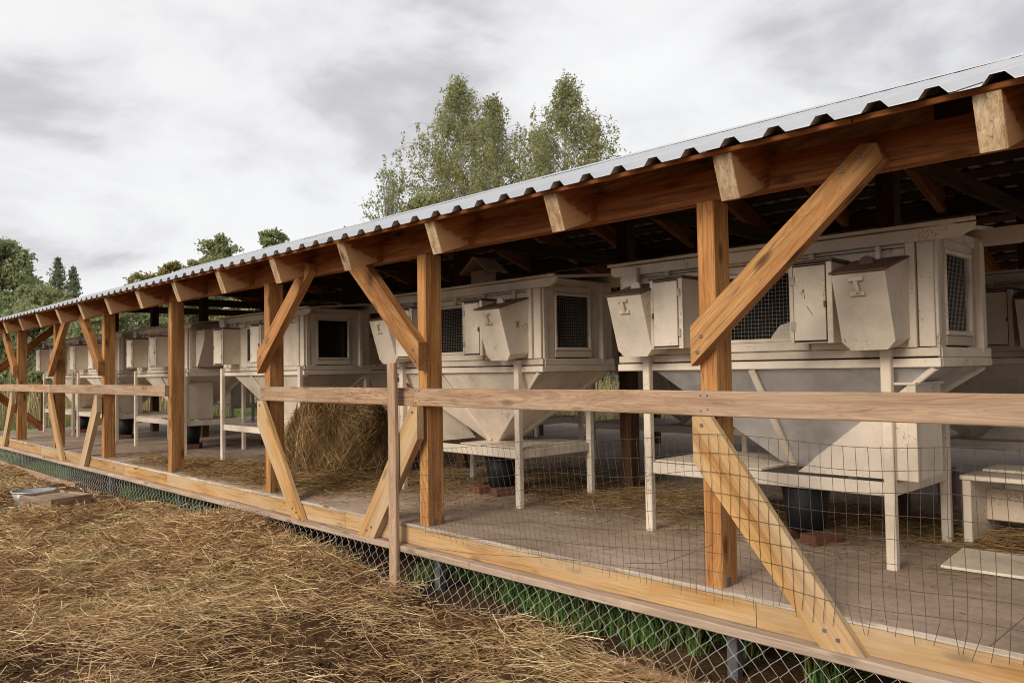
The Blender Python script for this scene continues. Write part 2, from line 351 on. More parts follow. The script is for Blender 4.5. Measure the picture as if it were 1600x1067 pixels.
# ---------------------------------------------------------------- ground
def gh(x, y):
    x = np.asarray(x, float); y = np.asarray(y, float)
    h = 0.035*np.sin(1.7*x+0.6*y+1)*np.sin(2.3*y-0.4*x) + 0.02*np.sin(4.1*x+2)*np.sin(3.7*y+1.1*x) + 0.012*np.sin(9.3*x-3*y)*np.sin(8.1*y+2*x)
    h += 0.17*np.exp(-((x+7.0)/0.8)**2-((y+0.48)/0.32)**2)+0.13*np.exp(-((x+5.9)/0.45)**2-((y+0.42)/0.25)**2) + 0.10*np.exp(-((x+8.6)/1.0)**2-((y+0.75)/0.5)**2) + 0.06*np.exp(-((x+5.0)/0.7)**2-((y+1.3)/0.5)**2)
    h += 0.055*np.exp(-((y+0.22)/0.30)**2)/(1+np.exp((x+4.6)*2.5))/(1+np.exp(-(x+11.0)*2.0))*(1+0.35*np.sin(3.3*x)) + 0.05*np.sin(2.9*x+1.3*y)*np.sin(3.3*y+1)*0.6
    yard = 1/(1+np.exp((y-0.0)*14)); near = 1/(1+np.exp(-(x+30)*0.5))
    return h*yard*near
gx = np.concatenate([[-900, -400, -200, -120, -80, -55, -40, -32, -27], np.arange(-24, 4.01, 0.12), [5, 7, 10, 15, 25, 45, 90, 200, 400, 900]])
gy = np.concatenate([[-900, -400, -150, -60, -30, -18, -12, -9, -7.5], np.arange(-6.5, 0.61, 0.12), [1.2, 2.5, 4, 6, 8, 10, 13, 18, 26, 40, 60, 90, 150, 300, 500, 900]])
GX, GY = np.meshgrid(gx, gy, indexing='ij'); GV = np.stack([GX, GY, gh(GX, GY)], -1).reshape(-1, 3)
ny = len(gy); ii, jj = np.meshgrid(np.arange(len(gx)-1), np.arange(ny-1), indexing='ij'); a = (ii*ny+jj).ravel()
GQ = np.stack([a, a+ny, a+ny+1, a+1], -1)
def ground_mat():
    m, n, l, b = nmat('ground_soil_and_grass')
    g = n.new('ShaderNodeNewGeometry'); v = g.outputs['Position']
    big = noise(n, l, v, 0.9, 6, 0.65); f = noise(n, l, v, 22, 5, 0.7)
    soil = ramp(n, l, big, [(0.3, (0.035, 0.019, 0.011)), (0.45, (0.075, 0.04, 0.02)), (0.6, (0.15, 0.086, 0.042)), (0.75, (0.26, 0.165, 0.08))])
    soil = mixc(n, l, 0.6, soil, ramp(n, l, f, [(0.3, (0.4, 0.36, 0.33)), (0.65, (1.15, 1.1, 1.05))]), 'MULTIPLY')
    fld = ramp(n, l, noise(n, l, v, 0.25, 5, 0.6), [(0.3, (0.06, 0.12, 0.025)), (0.55, (0.10, 0.16, 0.04)), (0.75, (0.22, 0.20, 0.08))])
    sp = n.new('ShaderNodeSeparateXYZ'); l.new(v, sp.inputs[0])
    my = n.new('ShaderNodeMapRange'); l.new(sp.outputs['Y'], my.inputs[0]); my.inputs[1].default_value = 8.3; my.inputs[2].default_value = 9.0
    mxn = n.new('ShaderNodeMapRange'); l.new(sp.outputs['X'], mxn.inputs[0]); mxn.inputs[1].default_value = -22; mxn.inputs[2].default_value = -26
    ms = n.new('ShaderNodeMath'); ms.operation = 'MAXIMUM'; l.new(my.outputs[0], ms.inputs[0]); l.new(mxn.outputs[0], ms.inputs[1])
    c = mixc(n, l, ms.outputs[0], soil, fld)
    l.new(c, b.inputs['Base Color']); b.inputs['Roughness'].default_value = 0.95; b.inputs['Specular IOR Level'].default_value = 0.1
    bump(n, l, b, f, 1.0, 0.06)
    return m
go = link('ground', arr_mesh('ground', GV, GQ, ground_mat()), None); go['kind'] = 'structure'
for p in go.data.polygons: p.use_smooth = True

# ---------------------------------------------------------------- the shed
DZ = 0.465
PX = [2.5-2.4*k for k in range(10)]         # left edges of the front posts, right to left
XR, XL = 4.0, -19.75
RIDGE, BACK, SL = 4.2, 8.7, 0.34
SO = Vector((-8, 4.2, 0))
shed = thing('open_shed', 'long open timber shed with corrugated metal roof and raised deck', 'shed', SO)
class Off:
    pass
def S(f, *a, **k):      # build in world coordinates, then hang under the shed
    o = f(*a, **k)
    o.parent = shed; o.location = o.location - SO
    return o
# deck sheets
x = XL
i = 0
while x < XR-0.01:
    x1 = min(x+1.25, XR); y = -0.025
    off = 0 if i % 2 else -1.2
    ys = [-0.025] + [q for q in np.arange(1.25+off, BACK-0.3, 2.5) if q > 0.3] + [BACK]
    for ya, yb in zip(ys[:-1], ys[1:]):
        S(bar, 'deck_sheet', x+0.002, x1-0.002, ya+0.002, yb-0.002, DZ-0.021, DZ+random.uniform(-0.001, 0.001), M['floor'], axis=1)
    x = x1; i += 1
# joists / bearers below
for yb in (0.06, 2.4, 4.3, 6.2, 8.5):
    S(bar, 'floor_bearer', XL+0.05, XR-0.05, yb, yb+0.1, 0.30, DZ-0.022, M['dark'])
# deck edge beams and ledge boards, in lengths
def lengths(x0, x1, ln, j=0.4):
    c = [x0]
    while c[-1] < x1-ln*1.2: c.append(c[-1]+ln+random.uniform(-j, j))
    c.append(x1); return list(zip(c[:-1], c[1:]))
for a_, b_ in [(-19.75, -14.9), (-14.9, -10.9), (-10.9, -9.46), (-9.46, -5.66), (-5.66, -2.0), (-2.0, 4.0)]:
    S(bar, 'edge_beam', a_+0.003, b_-0.003, -0.027-random.uniform(0, 0.004), 0.05, 0.318, DZ-0.0225, M['deckbeam'], jit=0.002)
for a_, b_ in lengths(XL, XR, 4.2):
    S(bar, 'top_strip', a_+0.002, b_-0.002, -0.034, -0.026, DZ-0.022, DZ+0.003, M['plyedge'], jit=0.0012)
for a_, b_ in lengths(XL, XR, 3.9):
    S(bar, 'ledge_board', a_+0.002, b_-0.002, -0.10-random.uniform(0, 0.004), 0.03, 0.272, 0.317, M['ledge'], jit=0.002)
for a_, b_, zt in ((-20.7, -16.6, 0.085), (-16.6, -12.4, 0.085), (-3.3, 0.4, 0.03), (0.4, 4.0, 0.035)):
    S(bar, 'ground_board', a_+0.002, b_-0.002, -0.20, -0.165, -0.05, zt, M['rail'], jit=0.004)
for a_, b_ in lengths(XL, XR, 4.0):
    S(bar, 'edge_beam', a_+0.002, b_-0.002, BACK-0.02, BACK+0.05, 0.318, DZ-0.0225, M['deckbeam'])
# posts
for px in PX:
    S(bar, 'post', px, px+0.1, 0.0, 0.15, 0.33, 2.44, M['post'], jit=0.002)
    S(bar, 'pile', px+0.07, px+0.13, 0.07, 0.13, -0.1, 0.30, M['steel'])
    for yy, zt in ((2.35, 3.30), (6.05, 3.30), (BACK-0.25, 2.44)):
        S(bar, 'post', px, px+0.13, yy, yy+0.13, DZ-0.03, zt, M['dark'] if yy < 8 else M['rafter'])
# posts' angle bolts
for px in PX[2:6]:
    S(bar, 'bolt_plate', px+0.1005, px+0.104, 0.04, 0.08, DZ, DZ+0.045, M['steel'])
# braces
def brace_r(x0):
    S(prism, 'brace', [(x0-0.005, 1.59), (x0+0.87+0.11, 2.465), (x0+0.955, 2.535), (x0+0.885, 2.545), (x0-0.005, 1.795)], -0.075, -0.003, M['post'], direction=(0.87, 0.76))
def brace_rl(x0):
    S(prism, 'brace', [(x0-0.005, 1.10), (x0+0.64, 0.318), (x0+0.84, 0.318), (x0+0.10, 1.333), (x0-0.005, 1.333)], -0.075, -0.037, M['deckbeam'], direction=(0.72, -1.0))
def brace_l(x1):
    S(prism, 'brace', [(x1+0.005, 1.59), (x1+0.005, 1.795), (x1-0.74, 2.50), (x1-0.80, 2.50), (x1-0.93, 2.43)], -0.075, -0.003, M['post'], direction=(-0.87, 0.76))
def brace_ll(x1):
    S(prism, 'brace', [(x1+0.005, 1.10), (x1+0.005, 1.333), (x1-0.08, 1.333), (x1-0.78, 0.318), (x1-0.56, 0.318)], -0.095, -0.037, M['deckbeam'], direction=(-0.68, -1.0))
for px in (PX[2], PX[4], PX[7]): brace_r(px); brace_rl(px)
for px in (PX[1], PX[3], PX[6], PX[8]): brace_l(px+0.1); brace_ll(px+0.1)
for px, sg in ((PX[2], 1), (PX[4], 1), (PX[3]+0.1, -1)):
    for (ox, oz, yy) in ((0.035, 1.66, -0.0765), (0.06, 1.74, -0.0765), (0.80, 2.44, -0.0765), (0.88, 2.49, -0.0765), (0.05, 1.29, -0.0765), (0.66, 0.40, -0.0765), (0.72, 0.37, -0.0765)):
        if sg < 0 and oz < 1.5: yy = -0.0965
        if sg < 0 and 0.5 < ox: ox -= 0.07
        S(bar, 'bolt_head', px+sg*ox-0.008, px+sg*ox+0.008, yy-0.004, yy+0.004, oz-0.008, oz+0.008, M['steel'])
for px in PX[2:9]:
    for (ox, oz) in ((0.03, 1.36), (0.07, 1.44), (0.03, 1.44), (0.07, 1.37)):
        S(bar, 'nail_head', px+ox-0.004, px+ox+0.004, -0.051, -0.046, oz-0.004, oz+0.004, M['steel'])
# far end braces across the shed
for yy in (0.15,):
    S(beam, 'brace', (-19.14, 0.13, 1.70), (-19.14, 1.50, 2.85), 0.06, 0.15, M['rafter'])
    S(beam, 'brace', (-19.14, 0.13, 1.28), (-19.14, 1.05, DZ+0.01), 0.06, 0.15, M['rafter'])
# wall plates, ridge beam, tie beams
for yy in (0.0, 0.052):
    for a_, b_ in lengths(XL+0.1, XR-0.05, 4.8): S(bar, 'wall_plate', a_+0.002, b_-0.002, yy+0.002, yy+0.05, 2.44, 2.60+0.01*(yy > 0), M['rafter'], jit=0.002)
S(bar, 'wall_plate', XL+0.1, XR-0.05, BACK-0.25, BACK-0.13, 2.44, 2.60, M['rafter'])
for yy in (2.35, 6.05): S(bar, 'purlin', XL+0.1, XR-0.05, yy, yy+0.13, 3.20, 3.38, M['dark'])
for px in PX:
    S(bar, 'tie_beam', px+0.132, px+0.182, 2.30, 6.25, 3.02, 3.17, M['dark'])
# rafters
def roofz(y): return 2.56+SL*(y+0.35) if y < RIDGE else 2.56+SL*(RIDGE+0.35)-SL*(y-RIDGE)
k = 0
while True:
    xr = -0.895-1.083*k+1.083*4
    if xr < XL+0.1: break
    th = math.atan(SL); dpt = 0.215
    y0, y1 = -0.35, RIDGE
    zt0, zt1 = roofz(y0), roofz(RIDGE-1e-6)
    tilt = 0.0
    poly = [(y0, zt0), (y0+0.07, zt0-0.20), (y1, zt1-0.222), (y1, zt1)]
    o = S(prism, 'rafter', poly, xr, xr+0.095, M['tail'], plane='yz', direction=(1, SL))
    # weathered sawn end
    S(prism, 'rafter_end', [(y0-0.005, zt0-0.004), (y0+0.065, zt0-0.203), (y0+0.074, zt0-0.196), (y0+0.006, zt0-0.002)], xr+0.001, xr+0.094, M['endgrain'], plane='yz', direction=(0, 1))
    yb = 2*RIDGE+0.35
    S(prism, 'rafter', [(y1+0.002, zt1), (y1+0.002, zt1-0.222), (yb, zt0-0.222), (yb, zt0)], xr, xr+0.085, M['rafter'], plane='yz', direction=(1, -SL))
    k += 1
# roof boards and battens (thickness 25 mm on the rafters)
cs, sn_ = 1/math.hypot(1, SL), SL/math.hypot(1, SL)
def batten(name, yc, w, a_, b_, mat, t=0.024):
    sgn = 1 if yc < RIDGE else -1
    zc = roofz(yc)+0.001+t/2
    o = beam(name, (a_, yc, zc), (b_, yc, zc), w, t, mat, None, upv=(0, -sn_*sgn, cs))
    o.parent = shed; o.location = o.location-SO
for yc in (-0.305, -0.175, -0.045, 0.085, 0.215):
    for a_, b_ in lengths(XL, XR, 4.5): batten('soffit_board', yc, 0.124, a_+0.003, b_-0.003, M['rafter'])
for yc in np.arange(0.40, RIDGE-0.05, 0.25):
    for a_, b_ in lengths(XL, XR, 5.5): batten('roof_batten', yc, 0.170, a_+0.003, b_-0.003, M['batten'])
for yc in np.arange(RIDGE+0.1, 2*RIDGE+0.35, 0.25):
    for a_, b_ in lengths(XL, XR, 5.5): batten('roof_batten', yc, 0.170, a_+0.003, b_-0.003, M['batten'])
# corrugated sheets
def sheet_mesh(width, y0, y1, z0, z1):
    per = 0.21; P = []
    n = int(round(width/per)); rh = 0.034
    for i in range(n):
        b = i*per; P += [(b, 0), (b+0.105, 0), (b+0.132, rh), (b+0.180, rh)]
    P.append((n*per, 0)); P.append((n*per+0.03, 0))
    t = 0.0022; V = []; rows = 4
    for r in range(rows):
        f = r/(rows-1); y = y0+(y1-y0)*f; z = z0+(z1-z0)*f
        for (a, h) in P: V.append((a, y, z+h))
    nb = len(V); np_ = len(P)
    for r in range(rows):
        f = r/(rows-1); y = y0+(y1-y0)*f; z = z0+(z1-z0)*f
        for (a, h) in P: V.append((a, y, z+h+t))
    Fs = []
    for r in range(rows-1):
        for i in range(np_-1):
            q = (r*np_+i, r*np_+i+1, (r+1)*np_+i+1, (r+1)*np_+i)
            Fs.append(q[::-1]); Fs.append(tuple(v+nb for v in q))
    for i in range(np_-1):
        Fs.append((i, i+1, i+1+nb, i+nb)); r = (rows-1)*np_; Fs.append((r+i+1, r+i, r+i+nb, r+i+1+nb))
    for r in range(rows-1):
        a = r*np_; b = (r+1)*np_; Fs.append((b, a, a+nb, b+nb)); a += np_-1; b += np_-1; Fs.append((a, b, b+nb, a+nb))
    return pm('roof_sheet', V, Fs)
ys0, ysr = -0.42, RIDGE+0.02
zb = 0.028
mf = sheet_mesh(1.05, 0, ysr-ys0, 0, SL*(ysr-ys0)); mf.materials.append(M['roof'])
mb = sheet_mesh(1.05, 0, 2*RIDGE+0.42-ysr, 0, -SL*(2*RIDGE+0.42-ysr)); mb.materials.append(M['roof'])
i = 0; x = XL-0.1
while x < XR:
    dz = 0.0028*(i % 2)
    o = link('roof_sheet', mf, None, shed, Vector((x, ys0-0.004*(i % 3), 2.56+SL*(ys0+0.35)+zb+dz))-SO)
    o = link('roof_sheet', mb, None, shed, Vector((x, ysr+0.01, 2.56+SL*(RIDGE+0.35)+zb+dz-0.012))-SO)
    x += 1.05; i += 1
S(prism, 'ridge_cap', [(RIDGE-0.16, roofz(RIDGE-0.16)+0.072), (RIDGE, roofz(RIDGE)+0.085), (RIDGE+0.16, roofz(RIDGE+0.16)+0.072), (RIDGE+0.16, roofz(RIDGE+0.16)+0.076), (RIDGE, roofz(RIDGE)+0.09), (RIDGE-0.16, roofz(RIDGE-0.16)+0.076)], XL-0.1, XR+0.1, M['roof'], plane='yz')
# rails and upright batten
for a_, b_ in ((-4.70, -0.2), (-0.196, 4.0)): S(bar, 'rail', a_, b_, -0.045, -0.002, 1.335, 1.462, M['rail'], jit=0.0025)
S(bar, 'rail', -7.10, -4.704, -0.047, -0.004, 1.333, 1.464, M['rail'], jit=0.0025)
for a_, b_ in ((-14.3, -9.47), (-19.3, -14.303)): S(bar, 'rail', a_, b_, -0.045, -0.002, 1.340, 1.468, M['rail'], jit=0.0025)
S(bar, 'upright_slat', -4.895, -4.805, -0.142, -0.104, -0.02, 1.65, M['rail'], jit=0.002)
# near right-end rear strip of decking edge seen under the hutches
# ---------------------------------------------------------------- wire fencing
def fence():
    X0, X1 = -4.80, 3.9
    def top(x):
        t = np.clip((x+4.8)/2.5, 0, 1); return 1.02+0.22*t+0.012*np.sin(5*x)
    def wob(x, z): return 0.012*np.sin(3.1*x+4*z)+0.008*np.sin(7.7*x-3*z)
    def px_(x, d):   # shear: wires lean towards the far end
        k = 0.42*np.clip((-2.2-x)/2.6, 0, 1)
        return x+k*d+0.006*np.sin(9*x+8*d)
    polys = []
    for x in np.arange(X0, X1, 0.052):
        zt = top(x); d = np.linspace(0, 1, 9)*(zt-0.44-random.uniform(-0.03, 0.03))
        xs = px_(x, d); y = -0.082+wob(xs, zt-d)*0.4; z = zt-d
        xs[-1] += random.uniform(-0.03, 0.03); y[-1] -= random.uniform(0, 0.012)
        polys.append(np.stack([xs, y, z], 1))
    P2 = []
    for r in range(8):
        xs = np.arange(X0, X1, 0.1); zt = top(xs); d = r*0.098+0*xs; z = zt-d
        P2.append(np.stack([px_(xs, d), -0.082+wob(px_(xs, d), z)*0.4, z+0.006*np.sin(6*xs+r)], 1))
    P2.append([(-2.75, -0.085, 0.52), (-2.5, -0.09, 0.56), (-2.28, -0.085, 0.66), (-2.2, -0.08, 0.70)])
    f = thing('wire_fence', 'rusty welded wire netting strung behind the long near rail, sagging towards the upright slat', 'wire fence', (-2.4, -0.082, 0.44))
    for nm, pl in (('upright_wires', polys), ('cross_wires', P2)):
        o = link(nm, tubes(nm, pl, 0.0013, M['wire']), None, f, (2.4, 0.082, -0.44)); o['kind'] = 'stuff'
fence()
def chain():
    polys = []; p = 0.094; nz = 4
    X = np.arange(XL, XR, p)
    for i, x in enumerate(X):
        pts = []
        for k in range(2*nz+1):
            z = 0.275-k*0.0405
            xo = p/2*(0.5+ (0.5 if k % 2 else -0.5))*1.04
            yy = -0.075-0.10*(k/(2*nz))+0.012*math.sin(1.3*x+k*0.3)+0.003*(1 if k % 2 else -1)
            pts.append((x+xo+0.006*math.sin(2.1*x+0.5*k), yy, z))
        polys.append(np.array(pts))
        polys.append(np.array([(2*x+p-a+0.004-0.0, b-0.004, c) for (a, b, c) in pts]))
    f = tag(link('chain_link_netting', tubes('chain_link_netting', polys, 0.00135, M['chain']), None), 'silvery chain link netting stretched below the deck edge down to the ground board', 'netting')
chain()

# ---------------------------------------------------------------- hutches
def rect_frame(nm, parent, x0, x1, y, z0, z1, w, t, mat):
    bar(nm, x0, x1, y-t, y, z1-w, z1, mat, parent); bar(nm, x0, x1, y-t, y, z0, z0+w, mat, parent)
    bar(nm, x0, x0+w, y-t, y, z0+w+0.001, z1-w-0.001, mat, parent); bar(nm, x1-w, x1, y-t, y, z0+w+0.001, z1-w-0.001, mat, parent)
def wiremesh(nm, parent, u0, u1, z0, z1, plane, pos, step):
    pl = []
    for u in np.arange(u0, u1+1e-6, step[0]):
        pl.append([(u, pos, z0), (u, pos, z1)] if plane == 'xz' else [(pos, u, z0), (pos, u, z1)])
    for z in np.arange(z0, z1+1e-6, step[1]):
        pl.append([(u0, pos, z), (u1, pos, z)] if plane == 'xz' else [(pos, u0, z), (pos, u1, z)])
    o = link(nm, tubes(nm, pl, 0.0008, M['meshwire']), None, parent); o['kind'] = 'stuff'; return o
def hopper(root, x0, x1, lidmat, cap, side_mark=False):
    h = link('feed_hopper', hop_mesh(x0, x1), M['white'], root)
    # lid
    beam('lid', ((x0+x1)/2, 0.0, 1.704), ((x0+x1)/2, -0.352, 1.607), x1-x0+0.02, 0.012, lidmat, h)
    xm = x0+(x1-x0)*0.46
    def fp(z, o): # on the sloping front panel
        t = (1.60-z)/(1.60-1.195); return -0.34+0.125*t-o
    for zc in (1.568, 1.492):
        bar('handle_block', xm-0.038, xm+0.038, fp(zc, 0.016), fp(zc, -0.002), zc-0.011, zc+0.011, M['white2'], h)
    beam('handle_bar', (xm, fp(1.56, 0.02), 1.56), (xm+0.006, fp(1.494, 0.02), 1.494), 0.022, 0.014, M['white2'], h, upv=(0, -1, 0.3))
    if cap: 
        c = prism('lid_grip', [(xm-0.04, 1.66), (xm-0.03, 1.695), (xm, 1.707), (xm+0.03, 1.695), (xm+0.04, 1.66)], -0.19, -0.17, cap, h)
    if side_mark:
        for (a, b) in (((-0.12, 1.50), (-0.16, 1.46)), ((-0.12, 1.46), (-0.16, 1.50)), ((-0.14, 1.51), (-0.14, 1.45))):
            beam('pencil_mark', (x1+0.001, a[0], a[1]), (x1+0.001, b[0], b[1]), 0.003, 0.002, M['pencil'], h, upv=(1, 0, 0))
    return h
def hop_mesh(x0, x1):
    c = 0.045
    V = [(x0, 0, 1.695), (x1, 0, 1.695), (x0, -0.34, 1.60), (x1, -0.34, 1.60),
         (x0, -0.228, 1.24), (x1, -0.228, 1.24), (x0+c, -0.215, 1.195), (x1-c, -0.215, 1.195),
         (x0, 0, 1.26), (x1, 0, 1.26), (x0+c, 0, 1.225), (x1-c, 0, 1.225)]
    Fs = [(0, 2, 3, 1), (2, 4, 6, 7, 5, 3), (3, 5, 9, 1), (2, 0, 8, 4), (4, 8, 10, 6), (5, 7, 11, 9), (6, 10, 11, 7), (0, 1, 9, 11, 10, 8)]
    return pm('feed_hopper', V, Fs)
def nest_box(root, x0, x1, mark=False, hinge_left=False, z1=1.69):
    y = -0.22
    b = bar('nest_box', x0, x1, y, 0.0, 1.245, z1, M['white'], root, axis=2)
    def sub(nm, a0, a1, b0, b1, c0, c1, mat):
        o = bar(nm, a0, a1, b0, b1, c0, c1, mat, root)
        par(o, b); return o
    sub('door_gap_shade', x0+0.012, x1-0.024, y-0.004, y-0.0005, 1.25, z1-0.004, M['inside_shade'])  # black backing sheet, paints the shade in the gap round the door
    sub('door', x0+0.021, x1-0.034, y-0.016, y-0.0045, 1.259, z1-0.014, M['white'])
    sub('stile', x0-0.008, x0+0.016, y-0.012, y-0.001, 1.24, z1+0.003, M['white2'])
    sub('stile', x1-0.028, x1+0.004, y-0.012, y-0.001, 1.24, z1+0.003, M['white2'])
    sub('lid', x0-0.014, x1+0.014, y-0.026, -0.002, z1+0.004, z1+0.02, M['lid'])
    hx = x0+0.004 if hinge_left else x1-0.036
    for zc in (1.34, 1.60): sub('hinge', hx, hx+0.028, y-0.021, y-0.0165, zc-0.025, zc+0.025, M['hinge'])
    lx = x1-0.042 if hinge_left else x0+0.012
    sub('latch', lx, lx+0.014, y-0.024, y-0.0165, 1.44, 1.475, M['lid'])
    if mark:
        xm = x0+0.07
        for p, q in (((0.0, 0.02), (0.012, 0.05)), ((0.012, 0.05), (0.018, -0.01)), ((0.03, -0.05), (0.062, -0.10))):
            o = beam('pencil_mark', (xm+p[0], y-0.0168, 1.50+p[1]), (xm+q[0], y-0.0168, 1.50+q[1]), 0.003, 0.002, M['pencil'], root, upv=(0, -1, 0)); par(o, b)
    return b
def par(o, p):
    """re-hang a piece (built in the thing's space) under a part of that thing"""
    pmx = p.matrix_basis.copy() if p.matrix_basis != Matrix() else Matrix()
    om = o.matrix_basis.copy(); o.parent = p; o.matrix_basis = pmx.inverted() @ om
def hutch(cx, fy, label, style='hopper', side=1, funnel='zinc', vent=False, hop_end=False, cap=None, marks=False, legx=0.805, group='white rabbit hutches in the front row', detail=True, screen=True):
    r = thing('rabbit_hutch', label, 'rabbit hutch', (cx, fy, DZ), group, rz=math.radians(0.9*math.sin(cx*7.3+fy)) if not marks else 0)
    w, w2 = M['white'], M['white2']
    D_ = 0.88
    # legs
    for sx in (-1, 1):
        for yy in (-0.052, D_-0.06):
            bar('leg', sx*legx-0.028, sx*legx+0.028, yy, yy+0.05, 0.0, 1.195, w2, r, jit=0.0)
    # shell; floor, lining and partition are near-black, interior shade put into their colour
    bar('floor_panel', -1.05, 1.05, 0.02, D_-0.02, 1.11, 1.14, M['inside_shade'], r, axis=0)
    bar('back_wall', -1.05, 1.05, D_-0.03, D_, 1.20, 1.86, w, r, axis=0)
    bar('inner_lining', -1.035, 1.012, D_*0.60+0.02, D_-0.032, 1.15, 1.80, M['inside_shade'], r, axis=0)
    bar('inner_partition', -1.03, 1.03, D_*0.60, D_*0.60+0.015, 1.15, 1.83, M['inside_shade'], r, axis=0)
    bar('end_wall', -1.06, -1.04, 0.03, D_-0.035, 1.20, 1.84, w, r, axis=2)
    # apron strips
    bar('apron_board', -1.07, 1.07, -0.004, 0.022, 1.156, 1.204, w2, r)
    bar('apron_board', -1.075, 1.075, -0.012, 0.018, 1.098, 1.147, w, r)
    for sx in (-1, 1):
        bar('apron_board', sx*1.062-0.013, sx*1.062+0.013, 0.024, D_-0.002, 1.150, 1.205, w2, r)
        bar('apron_board', sx*1.064-0.013, sx*1.064+0.013, 0.024, D_+0.004, 1.098, 1.148, w, r)
    # front wall: corner panels, wall behind the boxes, head boards
    for sx in (-1, 1):
        bar('corner_panel', min(sx*0.969, sx*1.05), max(sx*0.969, sx*1.05), -0.003, 0.02, 1.210, 1.795, w, r)
        bar('corner_batten', min(sx*0.915, sx*0.962), max(sx*0.915, sx*0.962), -0.02, 0.02, 1.207, 1.80, w, r)
        bar('wall_panel', min(sx*0.36, sx*0.913), max(sx*0.36, sx*0.913), 0.002, 0.018, 1.207, 1.70, w, r, axis=2)
    bar('head_board', -0.911, 0.911, -0.010, 0.02, 1.704, 1.750, w2, r)
    bar('head_board', -0.913, 0.913, 0.000, 0.02, 1.756, 1.80, w, r)
    for xx in (-0.62, -0.36, 0.02, 0.40, 0.78):
        bar('bracket', xx-0.014, xx+0.014, -0.044, -0.012, 1.70, 1.77, w2, r)
    bar('bracket_board', -0.97, -0.84, -0.085, -0.045, 1.69, 1.82, w, r, axis=2)
    # mesh window in the middle
    fr = bar('window_sill', -0.36, 0.36, -0.018, 0.012, 1.207, 1.262, w, r)
    rect_frame('window_frame', r, -0.358, 0.358, 0.0, 1.264, 1.70, 0.022, 0.014, w2)
    wiremesh('window_mesh', r, -0.335, 0.335, 1.286, 1.678, 'xz', 0.008, (0.024, 0.024))
    prism('inner_board', [(0.06, 1.20), (0.06, 1.30), (0.12, 1.37), (0.20, 1.39), (0.34, 1.39), (0.34, 1.20)], 0.10, 0.112, M['rafter'] if not marks else w2, r)
    # roof: sheet, eave boards with cut ends
    prism('roof_board', [(-0.06, 1.842), (1.00, 1.935), (1.00, 1.955), (-0.06, 1.862)], -1.10, 1.078, w, r, plane='yz', direction=(1, 0.08))
    prism('eave_board', [(-1.10, 1.838), (1.27, 1.838), (1.26, 1.805), (1.19, 1.772), (-1.07, 1.772), (-1.10, 1.795)], -0.042, -0.018, w, r)
    prism('eave_strip', [(-1.10, 1.842), (1.28, 1.842), (1.28, 1.860), (-1.10, 1.860)], -0.085, -0.0605, w2, r)
    prism('eave_board', [(-1.10, 1.93), (1.30, 1.93), (1.30, 1.86), (1.25, 1.825), (-1.07, 1.825), (-1.10, 1.85)], D_+0.002, D_+0.03, w, r)
    bar('gable_panel', 1.03, 1.048, 0.03, D_-0.002, 1.80, 1.862, w2, r, axis=1)
    
    # right end wall with its window
    X = 1.05
    bar('end_post', X-0.03, X+0.012, 0.024, 0.075, 1.207, 1.80, w, r)
    bar('end_post', X-0.03, X+0.004, 0.078, 0.155, 1.207, 1.80, w2, r)
    e0, e1 = (0.16, 0.60)
    bar('end_rail', X-0.03, X+0.006, e0, e1, 1.745, 1.80, w, r)
    bar('end_rail', X-0.025, X+0.008, e0, e1, 1.215, 1.27, M['rusty'] if marks else w2, r)
    for (a, b, c, d) in ((e0, e1, 1.722, 1.745), (e0, e1, 1.272, 1.296)): bar('end_window_frame', X-0.02, X+0.016, a, b, c, d, w, r)
    for a in (e0, e1-0.022): bar('end_window_frame', X-0.02, X+0.013, a, a+0.022, 1.298, 1.72, w2, r)
    if screen: wiremesh('end_window_mesh', r, e0+0.024, e1-0.024, 1.30, 1.72, 'yz', X-0.004, (0.023, 0.025))
    bar('end_panel', X-0.03, X-0.012, e1, 0.72, 1.207, 1.80, M['rusty'] if marks else w2, r, axis=2)
    bar('end_post', X-0.03, X+0.03, 0.72, 0.765, 1.18, 1.83, w, r)
    bar('end_post', X-0.03, X+0.012, 0.768, 0.86, 1.207, 1.83, w2, r)
    # fronts
    if style == 'hopper':
        hopper(r, -0.90, -0.62, M['lid'], w2 if not marks else w2)
        hopper(r, 0.65, 0.93, M['lid'], cap or w2, side_mark=(vent))
        nest_box(r, -0.615, -0.375); nest_box(r, 0.36, 0.60, mark=marks, hinge_left=True)
    else:
        nest_box(r, -0.82, -0.56); nest_box(r, 0.21, 0.47, hinge_left=True)
    if hop_end:
        prism('end_hopper', [(1.066, 1.75), (1.38, 1.75), (1.36, 1.60), (1.12, 1.24), (1.066, 1.24)], 0.12, 0.44, w, r)
    # funnel: inverted pyramid under the floor
    fx0, fx1, ftip = (-0.77, 1.03, 0.10) if side >= 0 else (-1.03, 1.0, 0.10)
    ty0, ty1 = 0.32, 0.52; tz = 0.475; tw = 0.07
    V = [(fx0, 0.024, 1.095), (fx1, 0.024, 1.095), (fx1, D_-0.03, 1.095), (fx0, D_-0.03, 1.095), (ftip-tw, ty0, tz), (ftip+tw, ty0, tz), (ftip+tw, ty1, tz), (ftip-tw, ty1, tz)]
    fu = link('funnel', pm('funnel', V, [(0, 1, 5, 4), (1, 2, 6, 5), (2, 3, 7, 6), (3, 0, 4, 7), (4, 5, 6, 7), (3, 2, 1, 0)]), M[funnel], r)
    q = lambda a, b, t: tuple(np.array(a)+(np.array(b)-np.array(a))*t)
    top_m = (fx0*0.45+fx1*0.55-0.05, 0.024, 1.095)
    if side > 0: top_m = (-0.03, 0.024, 1.095)
    else: top_m = (-0.28, 0.024, 1.095)
    beam('funnel_batten', (top_m[0], 0.005, 1.095), (ftip-0.02, ty0-0.012, tz+0.01), 0.045, 0.022, w2, r, upv=(0, -1, -0.5))
